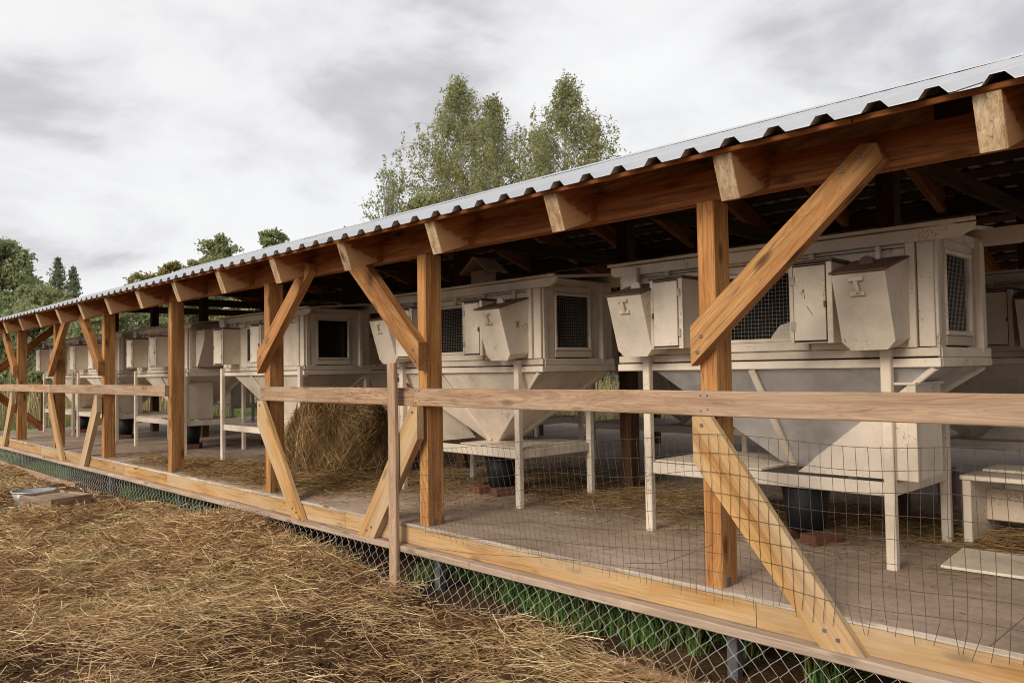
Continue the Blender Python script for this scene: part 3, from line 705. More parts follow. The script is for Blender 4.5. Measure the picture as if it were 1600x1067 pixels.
    for (ca, cb) in ((V[2], V[6]), (V[1], V[5])):
        beam('funnel_batten', (ca[0]+0.01, ca[1], ca[2]), q(ca, cb, 0.93), 0.05, 0.03, w, r, upv=(1, 0, -0.8))
    # lower shelf frame
    lx = legx
    bar('shelf_rail', -lx+0.03, lx-0.03, -0.03, 0.0, 0.392, 0.468, w, r); bar('shelf_rail', -lx+0.03, lx-0.03, D_-0.04, D_-0.012, 0.392, 0.468, w, r)
    for sx in (-1, 1): bar('shelf_rail', sx*lx-0.014, sx*lx+0.014, 0.002, D_-0.062, 0.392, 0.468, w2, r)
    sgn = 1 if side > 0 else -1
    a, b = sorted((-sgn*(lx-0.02), 0.02)); bar('shelf_board', a, b, 0.002, D_-0.064, 0.470, 0.482, w2, r, axis=0)
    # slanted side bin
    if side:
        s = sgn
        pl = [(s*0.26, 0.484), (s*0.93, 0.484), (s*0.93, 1.0), (s*0.90, 1.0)]
        bb = prism('dung_bin', pl, 0.002, 0.42, w, r, direction=(1, 0))
        o = bar('bin_trim', min(s*0.90, s*0.945), max(s*0.90, s*0.945), -0.012, 0.0, 0.484, 1.0, w2, r); par(o, bb)
        o = bar('bin_top', min(s*0.80, s*0.945), max(s*0.80, s*0.945), -0.01, 0.43, 1.002, 1.016, w, r, axis=0); par(o, bb)
    if vent:
        v = bar('vent_pipe', -0.11, 0.07, 0.26, 0.42, 1.86, 2.03, w, r, axis=2)
        for s in (-1, 1):
            o = beam('vent_roof', (-0.02, 0.34, 2.155), (-0.02+s*0.19, 0.34, 2.015), 0.26, 0.016, w2, r); par(o, v)
    return r
H = []
G1 = 'white rabbit hutches in the front row'
H.append(hutch(-2.53, 0.98, 'white rabbit hutch with bare grey metal funnel, beside the low step box', side=1, funnel='zinc', cap=M['redlid'], marks=True))
H.append(hutch(-5.46, 1.02, 'white rabbit hutch with a small roofed vent on top, next to the hay heap', side=-1, funnel='funnelwhite', vent=True))
H.append(hutch(-9.15, 0.98, 'white hutch with an open dark end window without mesh, just beyond the hay heap', style='box', side=0, funnel='funnelwhite', legx=1.02, screen=False, vent=True))
H.append(hutch(-12.4, 0.98, 'white hutch with a sloped feeder hung on its end wall, fourth from the step box', style='box', side=1, funnel='funnelwhite', legx=1.02, hop_end=True))
H.append(hutch(-15.35, 0.98, 'fifth white front row hutch from the step box, with two doored boxes', style='box', side=1, funnel='funnelwhite', legx=1.02))
H.append(hutch(-17.75, 0.98, 'white hutch at the far open end of the shed, sixth from the step box', style='box', side=0, funnel='funnelwhite', legx=1.02))
G2 = 'rabbit hutches in the rear row'
nth = ['roofed-vent hutch', 'hay heap', 'hutch with the hung end feeder', 'fifth front hutch', 'far end hutch']
hutch(-2.38, 3.9, 'dim rear row hutch seen past the end of the grey funnel hutch', style='hopper', side=1, funnel='funnelwhite', group=G2)
hutch(0.6, 3.9, 'rear row hutch standing behind the low step box', style='hopper', side=1, funnel='funnelwhite', group=G2)
for i, cx in enumerate((-5.3, -8.3, -11.3, -14.3, -17.3)):
    hutch(cx, 3.9, 'shaded rear row hutch standing behind the ' + nth[i], style='box', side=1, funnel='funnelwhite', legx=1.02, group=G2)

# buckets on bricks under the funnels
bl = ['under the grey metal funnel', 'under the roofed-vent hutch funnel', 'under the hutch beyond the hay heap', 'under the hutch with the hung end feeder', 'under the fifth front hutch', 'under the far end hutch']
for i, (h, dxx) in enumerate(zip(H, (0.10,)*6)):
    bx, by = h.location.x+0.10, h.location.y+0.42
    bz = DZ+0.066
    bk = thing('bucket', 'black plastic bucket ' + bl[i], 'bucket', (bx, by, bz), 'black buckets under the funnels')
    lathe('body', [(0.115, 0), (0.155, 0.30), (0.145, 0.30), (0.105, 0.012)], M['bucket'], bk, (0, 0, 0))
    lathe('rim', [(0.154, 0.275), (0.166, 0.28), (0.166, 0.305), (0.150, 0.305), (0.150, 0.29)], M['bucket'], bk, (0, 0, 0), caps=False)
    for j, (ox, oy, rz) in enumerate(((-0.10, -0.06, 0.15), (0.02, 0.06, 1.4), (0.13, -0.05, 0.1), (-0.28, -0.02, 0.9))):
        if i > 3 and j > 2: continue
        o = link('brick', with_mat(cbox(0.25, 0.12, 0.064, 0.006), M['brick']), None, None, (bx+ox, by+oy*1.4, DZ+0.034), (0, 0, rz+1.2))
        tag(o, 'red brick propping the bucket ' + bl[i], 'brick', 'bricks beneath bucket %s' % bl[i])

# step box and floor board beside the near hutch
sb = thing('step_box', 'low white painted wooden step box with worn open front, on the deck', 'step box', (-1.62, 1.84, DZ))
bar('side_panel', 0, 0.03, 0.02, 0.72, 0, 0.40, M['white2'], sb, axis=2); bar('corner_trim', -0.012, 0.035, -0.02, 0.018, 0, 0.40, M['white'], sb)
bar('side_panel', 1.05, 1.08, 0.02, 0.72, 0, 0.40, M['white2'], sb, axis=2)
bar('top_rail', -0.02, 1.10, -0.03, 0.02, 0.402, 0.43, M['white'], sb)
bar('top_board', -0.02, 1.10, 0.022, 0.30, 0.402, 0.425, M['white2'], sb); bar('top_board', -0.02, 1.10, 0.42, 0.74, 0.402, 0.425, M['white2'], sb)
bar('inner_shelf', 0.032, 1.048, 0.30, 0.33, 0.12, 0.32, M['rusty'], sb, axis=0)
bar('back_panel', 0.032, 1.048, 0.70, 0.72, 0.0, 0.30, M['white2'], sb, axis=0)
bar('base_board', 0.032, 1.048, 0.03, 0.70, 0.0, 0.02, M['dark'], sb, axis=0)
o = link('loose_board', with_mat(cbox(1.15, 0.50, 0.016, 0.003), M['white2']), None, None, (-0.99, 1.43, DZ+0.0165), (math.radians(1.0), 0, math.radians(4)))
tag(o, 'thin pale board lying flat on the deck in front of the step box', 'board')

cn = thing('canister', 'small dull mauve plastic canister standing on the deck behind the near step box', 'canister', (-2.19, 3.40, DZ))
M['mauve'] = simple('mauve_plastic', (0.20, 0.105, 0.10), 0.5)
bar('body', -0.07, 0.07, -0.10, 0.10, 0.0, 0.24, M['mauve'], cn, axis=2); bar('neck', -0.025, 0.025, -0.08, -0.03, 0.24, 0.275, M['mauve'], cn, axis=2)
bar('handle', -0.015, 0.015, -0.02, 0.08, 0.265, 0.285, M['mauve'], cn); bar('handle', -0.015, 0.015, 0.06, 0.08, 0.24, 0.264, M['mauve'], cn, axis=2)
# tub and trough in the yard
tb = thing('tub', 'round dented zinc tub standing on the straw by the wooden trough', 'tub', (-11.75, -0.85, float(gh(-11.75, -0.85))-0.01))
lathe('body', [(0.20, 0), (0.255, 0.17), (0.245, 0.17), (0.192, 0.015)], M['tin'], tb, (0, 0, 0), 32)
lathe('rim', [(0.254, 0.16), (0.268, 0.165), (0.268, 0.178), (0.25, 0.178)], M['tin'], tb, (0, 0, 0), 32, caps=False)
for s in (0.6, 3.74): 
    o = beam('handle', (0.27*math.cos(s)-0.04*math.sin(s), 0.27*math.sin(s)+0.04*math.cos(s), 0.13), (0.27*math.cos(s)+0.04*math.sin(s), 0.27*math.sin(s)-0.04*math.cos(s), 0.13), 0.02, 0.012, M['tin'], tb)
tr = thing('feed_trough', 'shallow grey wooden trough lying on the straw beside the zinc tub', 'trough', (-10.95, -0.80, float(gh(-10.95, -0.8))-0.01), rz=math.radians(14))
bar('long_side', -0.36, 0.36, -0.25, -0.225, 0, 0.13, M['greyend'], tr); bar('long_side', -0.36, 0.36, 0.225, 0.25, 0, 0.13, M['greyend'], tr)
bar('end_board', -0.36, -0.335, -0.224, 0.224, 0, 0.13, M['greyend'], tr); bar('end_board', 0.335, 0.36, -0.224, 0.224, 0, 0.13, M['greyend'], tr)
bar('lid_board', -0.334, 0.334, -0.224, 0.224, 0.085, 0.105, M['greyend'], tr, axis=0)

# ---------------------------------------------------------------- hay and straw
def strands(n, pos, ln, width, pitch, mat, name, curl=0.25, k=4, az=None):
    az = rng.uniform(0, 2*np.pi, n) if az is None else az
    pt = rng.normal(0, pitch, n)
    d = np.stack([np.cos(az)*np.cos(pt), np.sin(az)*np.cos(pt), np.sin(pt)], 1)
    side = np.stack([-np.sin(az), np.cos(az), 0*az], 1)
    t = np.linspace(-0.5, 0.5, k)[None, :, None]
    cu = rng.normal(0, curl, n)[:, None, None]; cz = rng.normal(0, curl*0.5, n)[:, None, None]
    P = pos[:, None]+d[:, None]*t*ln[:, None, None]+side[:, None]*cu*(t**2)*ln[:, None, None]*2+np.array([0, 0, 1.])*cz*(t**2-0.1)*ln[:, None, None]
    roll = rng.uniform(0, np.pi, n)
    wd = (side*np.cos(roll)[:, None]+np.array([0, 0, 1.])*np.sin(roll)[:, None])*width[:, None]*0.5
    return ribbons(name, P, wd, mat)
def fbm(x, y, s=1.0, seed=0):
    v = 0
    for i, (f, a) in enumerate(((0.7, 1), (1.5, 0.6), (3.1, 0.4), (6.3, 0.25))):
        v = v+a*np.sin(f*s*x+1.3*i+seed+1.7*np.sin(f*s*y*0.8+i))*np.sin(f*s*y*1.1-0.7*i+seed*2+1.3*np.sin(f*s*x*0.7+2*i))
    return v
n = 260000
t = rng.uniform(0, 1, n*2)
xs = 1.5-20.5*t**1.45; ys = -0.12-4.6*rng.uniform(0, 1, n*2)**0.85
ok = (np.hypot(xs, ys+3.57) > 0.9)
den = np.clip(0.62+0.62*fbm(xs, ys, 1.0, 1.0), 0.06, 1)
bare = np.exp(-((xs+2.9)/0.9)**2-((ys+0.9)/0.30)**2)+1.0*np.exp(-((xs+3.9)/0.35)**2-((ys+1.25)/0.2)**2)+0.8*np.exp(-((xs+10.5)/2.2)**2-((ys+1.0)/0.5)**2)+1.0*np.exp(-((xs+3.2)/0.7)**2-((ys+1.55)/0.35)**2)+0.8*np.exp(-((xs+5.0)/0.5)**2-((ys+2.3)/0.3)**2)
den = den*(1-0.72*np.clip(bare, 0, 1))+0.05
ok &= rng.uniform(0, 1, n*2) < den
xs, ys = xs[ok][:n], ys[ok][:n]; m_ = len(xs)
dist = np.hypot(xs, ys+3.57)
lift = np.abs(rng.normal(0, 0.018, m_))*(0.6+np.clip(fbm(xs, ys, 1.7, 3), 0, 1)*1.6)
pos = np.stack([xs, ys, gh(xs, ys)+0.006+lift], 1)
ln = np.clip(rng.lognormal(math.log(0.11), 0.6, m_), 0.03, 0.5); wdt = np.clip(0.0016+0.00028*dist, 0, 0.0055)*rng.uniform(0.7, 1.5, m_)
# orientation flows in swathes
azs = 1.2*fbm(xs, ys, 0.9, 5)+rng.normal(0, 0.9, m_)+np.where(rng.uniform(0, 1, m_) < 0.35, rng.uniform(0, 6.28, m_), 0)
o = link('straw_litter', strands(m_, pos, ln, wdt, 0.20, M['straw'], 'straw_litter', 0.3, 4, azs), None)
o['kind'] = 'stuff'; o['label'] = 'loose golden straw strewn over the brown yard'; o['category'] = 'straw'
cl = []
for (cx_, cy_, sx_, sy_, n_) in ((-2.9, -0.9, 0.7, 0.22, 420), (-3.3, -1.5, 0.55, 0.28, 420), (-3.9, -1.25, 0.3, 0.18, 160), (-5.0, -2.3, 0.4, 0.25, 200), (-10.5, -1.0, 1.8, 0.4, 260), (-4.2, -2.0, 1.6, 0.8, 260)):
    q = np.stack([rng.normal(cx_, sx_, n_), np.minimum(rng.normal(cy_, sy_, n_), -0.25)], 1); cl.append(q)
cl = np.concatenate(cl); nc_ = len(cl); rad = np.clip(rng.lognormal(math.log(0.008), 0.5, nc_), 0.003, 0.02)
dirs = np.array([(1, 0, 0), (0, 1, 0), (-1, 0, 0), (0, -1, 0), (0, 0, 1), (0, 0, -1), (.7, .7, .5), (-.7, .7, .5), (-.7, -.7, .5), (.7, -.7, .5)], float)
V = np.stack([cl[:, 0], cl[:, 1], gh(cl[:, 0], cl[:, 1])+rad*0.35], 1)[:, None]+dirs[None]*rad[:, None, None]*rng.uniform(0.65, 1.3, (nc_, 10, 1))*np.array([1, 1, 0.75])
tri = np.array([(0, 6, 9), (0, 1, 6), (1, 7, 6), (1, 2, 7), (2, 8, 7), (2, 3, 8), (3, 9, 8), (3, 0, 9), (4, 6, 7), (4, 7, 8), (4, 8, 9), (4, 9, 6), (5, 1, 0), (5, 2, 1), (5, 3, 2), (5, 0, 3)])
Q = (np.arange(nc_)[:, None, None]*10+tri[None]).reshape(-1, 3)
o = link('soil_clods', arr_mesh('soil_clods', V.reshape(-1, 3), Q, island('dark_clods', [(0, (0.03, 0.018, 0.011)), (0.6, (0.06, 0.035, 0.02)), (1, (0.12, 0.07, 0.04))], rough=0.95)), None)
o['kind'] = 'stuff'; o['label'] = 'dark damp soil clods lying among the straw'; o['category'] = 'soil'
nt2 = 2600
tx = 1.0-17.5*rng.uniform(0, 1, nt2)**1.3; ty = -0.25-4.0*rng.uniform(0, 1, nt2); kk = (np.hypot(tx, ty+3.57) > 1.3) & (fbm(tx, ty, 1.1, 6) > -0.15) & (np.hypot((tx+3.1)/1.2, (ty+1.1)/0.6) > 1)
tx, ty = tx[kk], ty[kk]
hx = -6.8+rng.normal(0, 0.75, 330); hy = np.minimum(-0.45+rng.normal(0, 0.3, 330), -0.15); tx = np.concatenate([tx, hx]); ty = np.concatenate([ty, hy])
rep = rng.integers(14, 42, len(tx)); X_ = np.repeat(tx, rep); Y_ = np.repeat(ty, rep); A_ = np.repeat(rng.uniform(0, 6.28, len(tx)), rep); c = len(X_)
X_ = X_+rng.normal(0, 0.07, c); Y_ = np.minimum(Y_+rng.normal(0, 0.07, c), -0.1)
pos = np.stack([X_, Y_, gh(X_, Y_)+0.03+np.abs(rng.normal(0, 0.022, c))], 1)
o = link('straw_tufts', strands(c, pos, rng.uniform(0.10, 0.34, c), np.clip(0.0022+0.00035*np.hypot(X_, Y_+3.57), 0, 0.006)*rng.uniform(0.7, 1.4, c), 0.32, M['straw'], 'straw_tufts', 0.45, 4, A_+rng.normal(0, 0.55, c)), None)
o['kind'] = 'stuff'; o['label'] = 'ruffled tufts of hay standing up from the strewn yard straw'; o['category'] = 'straw'
# litter on the deck
def deck_hay(n, cx, cy, sx, sy, zmax, seed):
    x = rng.normal(cx, sx, n); y = rng.normal(cy, sy, n); k = (y > 0.03) & (fbm(x, y, 1.4, seed) > -0.35)
    x, y = x[k], y[k]; c = len(x)
    z = DZ+0.006+np.abs(rng.normal(0, zmax, c))*np.exp(-(((x-cx)/(1.5*sx))**2+((y-cy)/(1.5*sy))**2))
    return np.stack([x, y, z], 1)
parts = [deck_hay(5000, -7.75, 0.95, 0.42, 0.34, 0.07, 11), deck_hay(3000, -7.3, 0.9, 0.35, 0.25, 0.05, 12), deck_hay(2000, -8.35, 1.0, 0.35, 0.25, 0.03, 13), deck_hay(9000, -7.5, 0.75, 0.9, 0.36, 0.022, 1), deck_hay(7000, -8.9, 0.55, 1.0, 0.33, 0.022, 2), deck_hay(5500, -5.2, 1.9, 0.9, 0.45, 0.02, 3),
         deck_hay(6500, -2.7, 2.0, 1.0, 0.45, 0.025, 4), deck_hay(3500, -1.2, 2.1, 0.6, 0.3, 0.03, 5), deck_hay(3000, -6.6, 1.3, 0.6, 0.4, 0.02, 6), deck_hay(2500, -10.4, 0.7, 0.7, 0.3, 0.012, 7), deck_hay(2500, -8.5, 3.0, 3, 0.5, 0.01, 8)]
pos = np.concatenate(parts); c = len(pos)
o = link('hay_litter', strands(c, pos, np.clip(rng.lognormal(math.log(0.16), 0.5, c), 0.05, 0.5), rng.uniform(0.002, 0.0045, c), 0.12, M['hay'], 'hay_litter', 0.35), None)
o['kind'] = 'stuff'; o['label'] = 'brown hay scattered over the deck boards'; o['category'] = 'hay'
# hay heap
hb = thing('hay_heap', 'rounded shaggy heap of brown hay resting on the deck between hutches', 'hay heap', (-7.80, 1.28, DZ))
def heap_pt(th, ph, f=1.0):
    r = 0.57*f*(1+0.08*np.sin(3*th+1)+0.06*np.sin(5*th+2*ph)+0.05*np.sin(7*th-5*ph))
    x = r*np.cos(th)*np.cos(ph)**0.5*(0.93+0.16*np.sin(ph*2.0)); y = r*np.sin(th)*np.cos(ph)**0.5*(0.90+0.15*np.sin(ph*2.0)); z = 0.82*f*np.sin(ph)*(1+0.05*np.sin(4*th+1))
    return np.stack([x, y, z], -1)
th = np.linspace(0, 2*np.pi, 33)[:-1]; ph = np.linspace(0.0, np.pi/2*0.97, 14)
TH, PH = np.meshgrid(th, ph, indexing='xy'); V = heap_pt(TH, PH, 0.94).reshape(-1, 3)
Q = []
for i in range(13):
    for j in range(32): Q.append((i*32+j, i*32+(j+1) % 32, (i+1)*32+(j+1) % 32, (i+1)*32+j))
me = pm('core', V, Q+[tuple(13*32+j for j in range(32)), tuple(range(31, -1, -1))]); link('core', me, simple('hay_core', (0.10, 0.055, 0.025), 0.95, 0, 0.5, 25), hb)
n = 17000
th0 = rng.uniform(0, 2*np.pi, n); ph0 = rng.uniform(0.0, 1, n)**0.8*1.5
# combed over the top: strands run mostly up-over with curl
k = 6; u = np.linspace(-0.5, 0.5, k)[None]
dth = rng.normal(0, 0.55, n)[:, None]; L_ = rng.uniform(0.18, 0.75, n)[:, None]
PHs = np.clip(ph0[:, None]+u*L_*rng.choice([-1, 1], n)[:, None], 0.0, 1.52); THs = th0[:, None]+u*dth*L_*1.6+0.25*(u**2)*rng.normal(0, 1, n)[:, None]
fs = 0.955+np.abs(rng.normal(0, 0.035, n))[:, None]+0.10*np.abs(rng.normal(0, 1, n))[:, None]**1.3*(u**2)*1.7
P = heap_pt(THs, PHs, fs); P[..., 2] = np.maximum(P[..., 2], 0.004)
wd = rng.normal(0, 1, (n, 3)); wd /= np.linalg.norm(wd, axis=1)[:, None]; wd *= rng.uniform(0.0014, 0.0030, n)[:, None]
o = link('stalks', ribbons('stalks', P, wd, M['hay']), None, hb); o['kind'] = 'stuff'

# ---------------------------------------------------------------- grasses
def blades(n, x0, x1, y0, y1, h0, h1, mat, name, lean=0.35, clump=0.0, thresh=-9, w=0.003, zf=None):
    x = rng.uniform(x0, x1, n); y = rng.uniform(y0, y1, n); k = fbm(x, y, 1.6, 2) > thresh; x, y = x[k], y[k]; n = len(x)
    z = gh(x, y) if zf is None else zf(x, y); h = rng.uniform(h0, h1, n)*(0.75+0.35*np.clip(fbm(x, y, 2.2, 4), -1, 1))
    a = rng.uniform(0, 6.28, n); le = np.abs(rng.normal(0, lean, n)); t = np.linspace(0, 1, 4)[None]
    P = np.stack([x[:, None]+np.cos(a)[:, None]*le[:, None]*h[:, None]*t**1.8, y[:, None]+np.sin(a)[:, None]*le[:, None]*h[:, None]*t**1.8, z[:, None]+h[:, None]*(t-0.25*le[:, None]*t**2)], -1)
    wd = np.stack([-np.sin(a), np.cos(a), 0*a], 1)*w*rng.uniform(0.7, 1.4, n)[:, None]
    return ribbons(name, P, wd, mat)
o = link('under_deck_grass', blades(46000, XL, 3, -0.04, 0.8, 0.07, 0.27, M['grass'], 'under_deck_grass', 0.7, thresh=0.22, w=0.0034), None); o['kind'] = 'stuff'; o['label'] = 'green grass growing in the gap beneath the deck'; o['category'] = 'grass'
o = link('left_edge_grass', blades(9000, -30, -19.9, -2.5, 9, 0.12, 0.35, M['grass'], 'left_edge_grass', 0.5, w=0.008), None); o['kind'] = 'stuff'; o['label'] = 'green grass beyond the far open end of the shed'; o['category'] = 'grass'
o = link('tall_dry_grass', blades(26000, -34, 6, 11.0, 17, 0.7, 1.5, M['drygrass'], 'tall_dry_grass', 0.25, w=0.009), None); o['kind'] = 'stuff'; o['label'] = 'tall pale dry grass standing behind the shed'; o['category'] = 'grass'
o = link('back_meadow_grass', blades(16000, -30, 6, 8.9, 11.5, 0.15, 0.5, M['grass'], 'back_meadow_grass', 0.4, w=0.006), None); o['kind'] = 'stuff'; o['label'] = 'low green grass along the back edge of the deck'; o['category'] = 'grass'
o = link('far_dry_grass', blades(12000, -44, -27, -2, 14, 0.8, 1.7, M['drygrass'], 'far_dry_grass', 0.2, w=0.014), None); o['kind'] = 'stuff'; o['label'] = 'pale dry grass past the far end of the shed'; o['category'] = 'grass'

# ---------------------------------------------------------------- trees
def leaves(name, C, size, mat, parent, droop=0.0, asp=0.6):
    n = len(C); a = rng.normal(0, 1, (n, 3)); a[:, 2] -= droop; a /= np.linalg.norm(a, axis=1)[:, None]
    b = rng.normal(0, 1, (n, 3)); b -= (a*b).sum(1)[:, None]*a; b /= np.linalg.norm(b, axis=1)[:, None]
    s = size*rng.uniform(0.6, 1.3, n)[:, None]
    V = np.stack([C-a*s*0.5, C+b*s*0.5*asp, C+a*s*0.5, C-b*s*0.5*asp], 1).reshape(-1, 3)
    o = link(name, arr_mesh(name, V, np.arange(4*n).reshape(-1, 4), mat), None, parent); return o
def limb(polys_r, name, mat, parent):
    VV = []; QQ = []; base = 0
    for P, R in polys_r:
        P = np.asarray(P, float); k = len(P); T = np.gradient(P, axis=0); T /= np.linalg.norm(T, axis=1)[:, None]+1e-9
        ref = np.where(np.abs(T[:, 2:3]) > 0.95, np.array([[1., 0, 0]]), np.array([[0, 0, 1.]])); A = np.cross(T, ref); A /= np.linalg.norm(A, axis=1)[:, None]+1e-9; B = np.cross(T, A)
        ang = np.linspace(0, 2*np.pi, 7)[:-1]
        Rg = P[:, None]+np.asarray(R)[:, None, None]*(A[:, None]*np.cos(ang)[None, :, None]+B[:, None]*np.sin(ang)[None, :, None])
        VV.append(Rg.reshape(-1, 3)); i = np.arange(k-1)[:, None]*6; j = np.arange(6)[None]
        QQ.append(np.stack([i+j, i+(j+1) % 6, i+6+(j+1) % 6, i+6+j], -1).reshape(-1, 4)+base); base += 6*k
    me = arr_mesh(name, np.concatenate(VV), np.concatenate(QQ), mat)
    return link(name, me, None, parent)
def place(px, dist, elev):     # picture column -> ground point at a distance
    pass
def at(az, d): return (CAM.x+az[0]*d, CAM.y+az[1]*d)
def birch(az, d, H_, R, label, tops=1, dens=1.0, mat='leaf_birch', lean=0.0):
    bx, by = at(az, d); root = thing('birch_tree', label, 'tree', (bx, by, 0), 'birches behind the shed')
    rng = np.random.default_rng(int(H_*100))
    pr = []; C = []
    nt_ = 26; tz = np.linspace(0, H_*0.98, nt_); wob = 0.12*np.sin(tz*0.7+rng.uniform(0, 6))
    trunk = np.stack([wob+lean*tz, 0.1*np.sin(tz*0.5+1), tz], 1); pr.append((trunk, np.linspace(0.16, 0.012, nt_)))
    nb = int(215*dens)
    for i in range(nb):
        f = 0.34+0.65*(i+rng.uniform(0, 1))/nb; z0 = f*H_
        prof = R*(0.25+1.0*np.sin(np.clip((1-f)/0.80, 0, 1)**0.62*np.pi/2))*(0.86 if f > 0.3 else 0.7)*(1 if f < 0.70 else max(0.30, 1-(f-0.70)*2.1))*(0.72+0.5*abs(math.sin(5.0*f+1.3*math.sin(i*2.4))))
        ln_ = prof*rng.uniform(0.35, 1.15)**0.8; a = i*2.4+rng.normal(0, 0.5)
        s = np.linspace(0, 1, 7); rise = rng.uniform(0.5, 1.0)*ln_
        bp = np.stack([np.cos(a)*ln_*s, np.sin(a)*ln_*s, rise*np.sin(s*2.2)*0.8], 1)+np.array([np.interp(z0, tz, trunk[:, 0]), np.interp(z0, tz, trunk[:, 1]), z0])
        pr.append((bp, np.linspace(0.028*(1-f)+0.012, 0.006, 7)))
        for q in range(int(5+7*(1-f))):
            st = bp[rng.integers(3, 7)]+rng.normal(0, 0.12, 3); hang = rng.uniform(0.5, 1.5)*(0.5+0.6*(1-f)); m2 = int(hang*24)
            tt = rng.uniform(0, 1, m2)[:, None]; sw = rng.normal(0, 0.12, 3)
            C.append(st+tt*np.array([sw[0], sw[1], -hang])+rng.normal(0, 0.055, (m2, 3)))
    limb(pr, 'trunk', M['birchbark'], root)
    leaves('crown', np.concatenate(C), 0.13, M[mat], root, 0.6)
    return root
def broadleaf(name, az, d, H_, R, label, mat='leaf_green', n=16000, base=0.15, size=0.16, group=None, cat='tree', lobes=46, squash=1.0, shape=0.0):
    bx, by = at(az, d); root = thing(name, label, cat, (bx, by, 0), group)
    C = []; pr = []; tz = np.linspace(0, H_*0.62, 10); tr_ = np.stack([0.06*np.sin(tz), 0.05*np.cos(tz*1.3)-0.05, tz], 1); pr.append((tr_, np.linspace(0.03*R+0.03, 0.012, 10)))
    lobes = int(lobes*3.4); w = rng.dirichlet(np.full(lobes, 1.6))
    skew = rng.uniform(0, 6.28); bumpy = rng.uniform(0.7, 1.15, 9)
    for i in range(lobes):
        f = rng.uniform(0, 1)**0.85; z = H_*(base+(0.985-base)*f)*(1+0.035*np.sin(3*skew+5*f))
        rr = R*(np.sin(np.pi*np.clip(0.12+0.86*f, 0, 1))**0.6)*(1-shape*f)*rng.uniform(0.1, 1.0)**0.6; a = rng.uniform(0, 6.28); rr *= bumpy[int(a/6.29*9)]*(1.0+0.22*np.sin(7*f+a))
        c = np.array([rr*np.cos(a), rr*np.sin(a)*squash, z]); s = R*rng.uniform(0.06, 0.19)
        m2 = int(n*w[i]); g = rng.normal(0, 1, (m2, 3)); g /= np.linalg.norm(g, axis=1)[:, None]; g *= (rng.uniform(0, 1, m2)**0.55)[:, None]*s*np.array([1.2, 1.2, 0.8])
        C.append(c+g+rng.normal(0, 0.04*R, (m2, 3))*0.5)
        z0 = min(z*0.75, H_*0.6); st = np.array([np.interp(z0, tz, tr_[:, 0]), np.interp(z0, tz, tr_[:, 1]), z0]); s_ = np.linspace(0, 1, 5)[:, None]
        pr.append((st+(c-st)*s_+np.array([0, 0, 0.1*R])*np.sin(s_*3.14), np.linspace(0.012+0.004*R, 0.004, 5)))
    limb(pr, 'trunk', M['bark'], root); leaves('crown', np.concatenate(C), size, M[mat], root)
    return root
def spruce(az, d, H_, R, label, group=None):
    bx, by = at(az, d); root = thing('spruce_tree', label, 'tree', (bx, by, 0), group)
    tz = np.linspace(0, H_, 12); pr = [(np.stack([0*tz, 0*tz, tz], 1), np.linspace(0.14, 0.01, 12))]; C = []
    z = H_*0.12
    while z < H_*0.985:
        f = z/H_; ln_ = R*(1-f)**0.85*rng.uniform(0.8, 1.1)+0.08
        for j in range(7):
            a = rng.uniform(0, 6.28); l2 = ln_*rng.uniform(0.65, 1.1); s = np.linspace(0, 1, 5)
            bp = np.stack([np.cos(a)*l2*s, np.sin(a)*l2*s, z-0.35*l2*s+0.28*l2*s**2], 1); pr.append((bp, np.linspace(0.02, 0.006, 5)))
            m2 = int(50*l2)+9; tt = rng.uniform(0.05, 1, m2); k = np.stack([np.cos(a)*l2*tt, np.sin(a)*l2*tt, z-0.35*l2*tt+0.28*l2*tt**2], 1)
            C.append(k+rng.normal(0, 1, (m2, 3))*np.array([0.10, 0.10, 0.10])*(0.5+0.6*l2)+np.array([0, 0, -0.06]))
        z += 0.26+0.16*(1-f)
    limb(pr, 'trunk', M['bark'], root); leaves('crown', np.concatenate(C), 0.24, M['needle'], root, 0.8, 0.35)
    return root
birch((-0.762, 0.647), 40, 16.4, 3.1, 'tallest dense weeping birch behind the roof, left of the looser birches', dens=1.5)
birch((-0.733, 0.681), 38, 14.9, 2.3, 'slim loose birch with thin crown between the two denser birches', dens=0.85)
birch((-0.668, 0.744), 38, 15.6, 2.9, 'dark full birch behind the roof, right of the slim birch', dens=1.25, mat='leaf_birch')
birch((-0.694, 0.720), 39, 13.6, 1.5, 'narrow lower birch joining the slim birch to the dark full one', dens=0.5)
birch((-0.640, 0.768), 37, 13.2, 1.0, 'short thin birch with drooping side shoots at the edge of the grove', dens=0.35)
broadleaf('aspen_sapling', (-0.816, 0.578), 34, 10.7, 1.9, 'thin sparse young tree with scattered leaves beside the tallest birch', n=4200, size=0.13, lobes=90)
broadleaf('leafy_bush', (-0.786, 0.618), 33, 9.0, 2.6, 'low green bush at the foot of the tallest birch', n=20000, size=0.14, mat='leaf_birch')
broadleaf('broadleaf_tree', (-0.916, 0.402), 60, 11.6, 2.9, 'round green tree rising above the roof, paired with a wider one', n=22000, size=0.28, group='trees over the roofline')
broadleaf('broadleaf_tree', (-0.889, 0.458), 60, 12.5, 2.3, 'green tree above the roof nearest to the birches', n=18000, size=0.28, group='trees over the roofline')
broadleaf('broadleaf_tree', (-0.926, 0.378), 58, 9.7, 2.2, 'lower green tree leaning against the round tree above the roof', n=14000, size=0.28, group='trees over the roofline')
broadleaf('broadleaf_tree', (-0.946, 0.325), 66, 9.5, 2.4, 'yellowing round tree just showing over the roof', mat='leaf_yellow', n=14000, size=0.26, group='trees over the roofline')
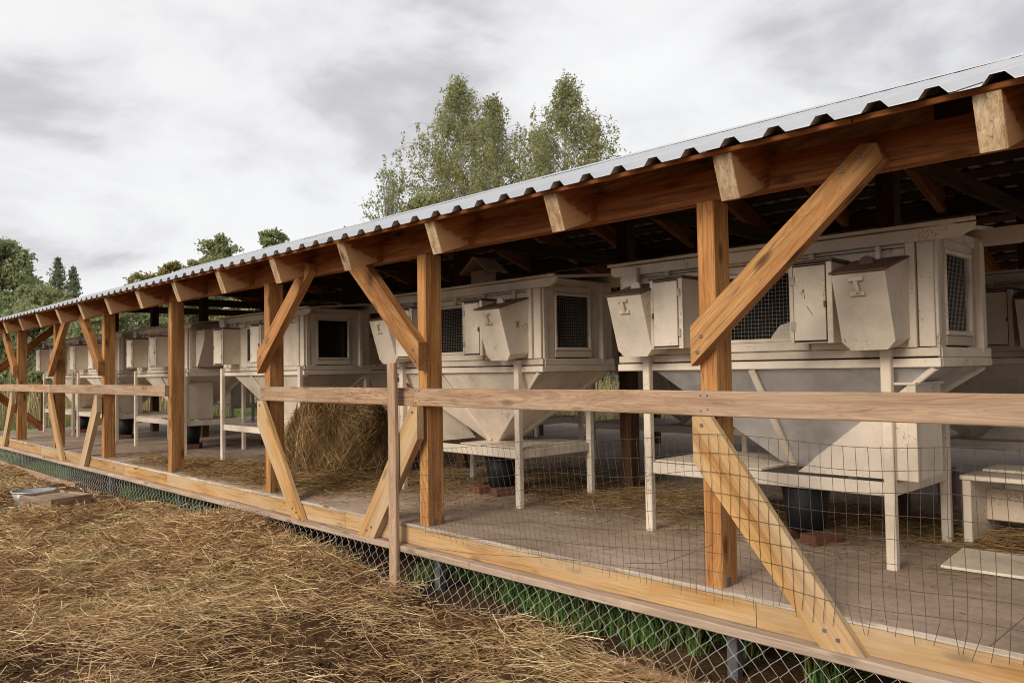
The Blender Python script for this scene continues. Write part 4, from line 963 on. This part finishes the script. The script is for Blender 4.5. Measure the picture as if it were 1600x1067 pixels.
broadleaf('broadleaf_tree', (-0.934, 0.356), 66, 9.9, 2.3, 'brownish thin tree next to the yellowing round tree', mat='leaf_yellow', n=11000, size=0.26, group='trees over the roofline')
broadleaf('broadleaf_tree', (-0.982, 0.190), 52, 8.9, 3.7, 'large dense dark green tree beyond the far end of the roof', n=42000, size=0.24, group='trees past the far end')
broadleaf('broadleaf_tree', (-0.974, 0.228), 46, 6.0, 3.0, 'light green rounded bushy tree in front of the spruces', n=30000, size=0.2, group='trees past the far end')
broadleaf('broadleaf_tree', (-0.963, 0.27), 48, 5.2, 2.6, 'low green bushy tree at the foot of the spruces', n=28000, size=0.2, group='trees past the far end')
spruce((-0.969, 0.246), 66, 10.3, 2.9, 'dark pointed spruce with the fuller crown of the close pair')
spruce((-0.9655, 0.2605), 68, 10.1, 2.3, 'thinner dark spruce of the close pair')
spruce((-0.9755, 0.220), 66, 10.0, 2.5, 'dark spruce tip poking out behind the bushy tree')
spruce((-0.9575, 0.288), 90, 8.2, 1.8, 'small distant spruce tip just above the roof edge')
# thicket beyond the far end and behind the shed
lab = ['thicket bush left of the far end post', 'thicket bush by the thin fence stake', 'rounded bush showing between the far posts', 'bush behind the far end hutch', 'wide bush behind the meadow', 'bush far behind the hay heap', 'bush far behind the roofed-vent hutch', 'bush far behind the grey funnel hutch']
for i, (x_, y_, h_, r_) in enumerate(((-40, -1.5, 4.6, 2.4), (-36, 4.5, 4.2, 2.3), (-40, 9, 5, 2.8), (-36, 13, 4.6, 2.6), (-30, 20, 4.5, 3), (-22, 24, 4.5, 3), (-14, 25, 4.2, 3), (-5, 26, 4.4, 3))):
    v = Vector((x_-CAM.x, y_-CAM.y)); dd = v.length
    broadleaf('thicket_bush', (v.x/dd, v.y/dd), dd, h_, r_, 'green ' + lab[i], n=15000, size=0.2, base=0.05, group='thicket bushes', cat='bush', mat='leaf_green' if i % 3 else 'leaf_birch')
# thin fence stake beyond the end
o = bar('fence_stake', -26.05, -25.97, 2.60, 2.68, -0.05, 1.5, M['dark']); tag(o, 'thin dark stake standing in the grass beyond the far end', 'stake')
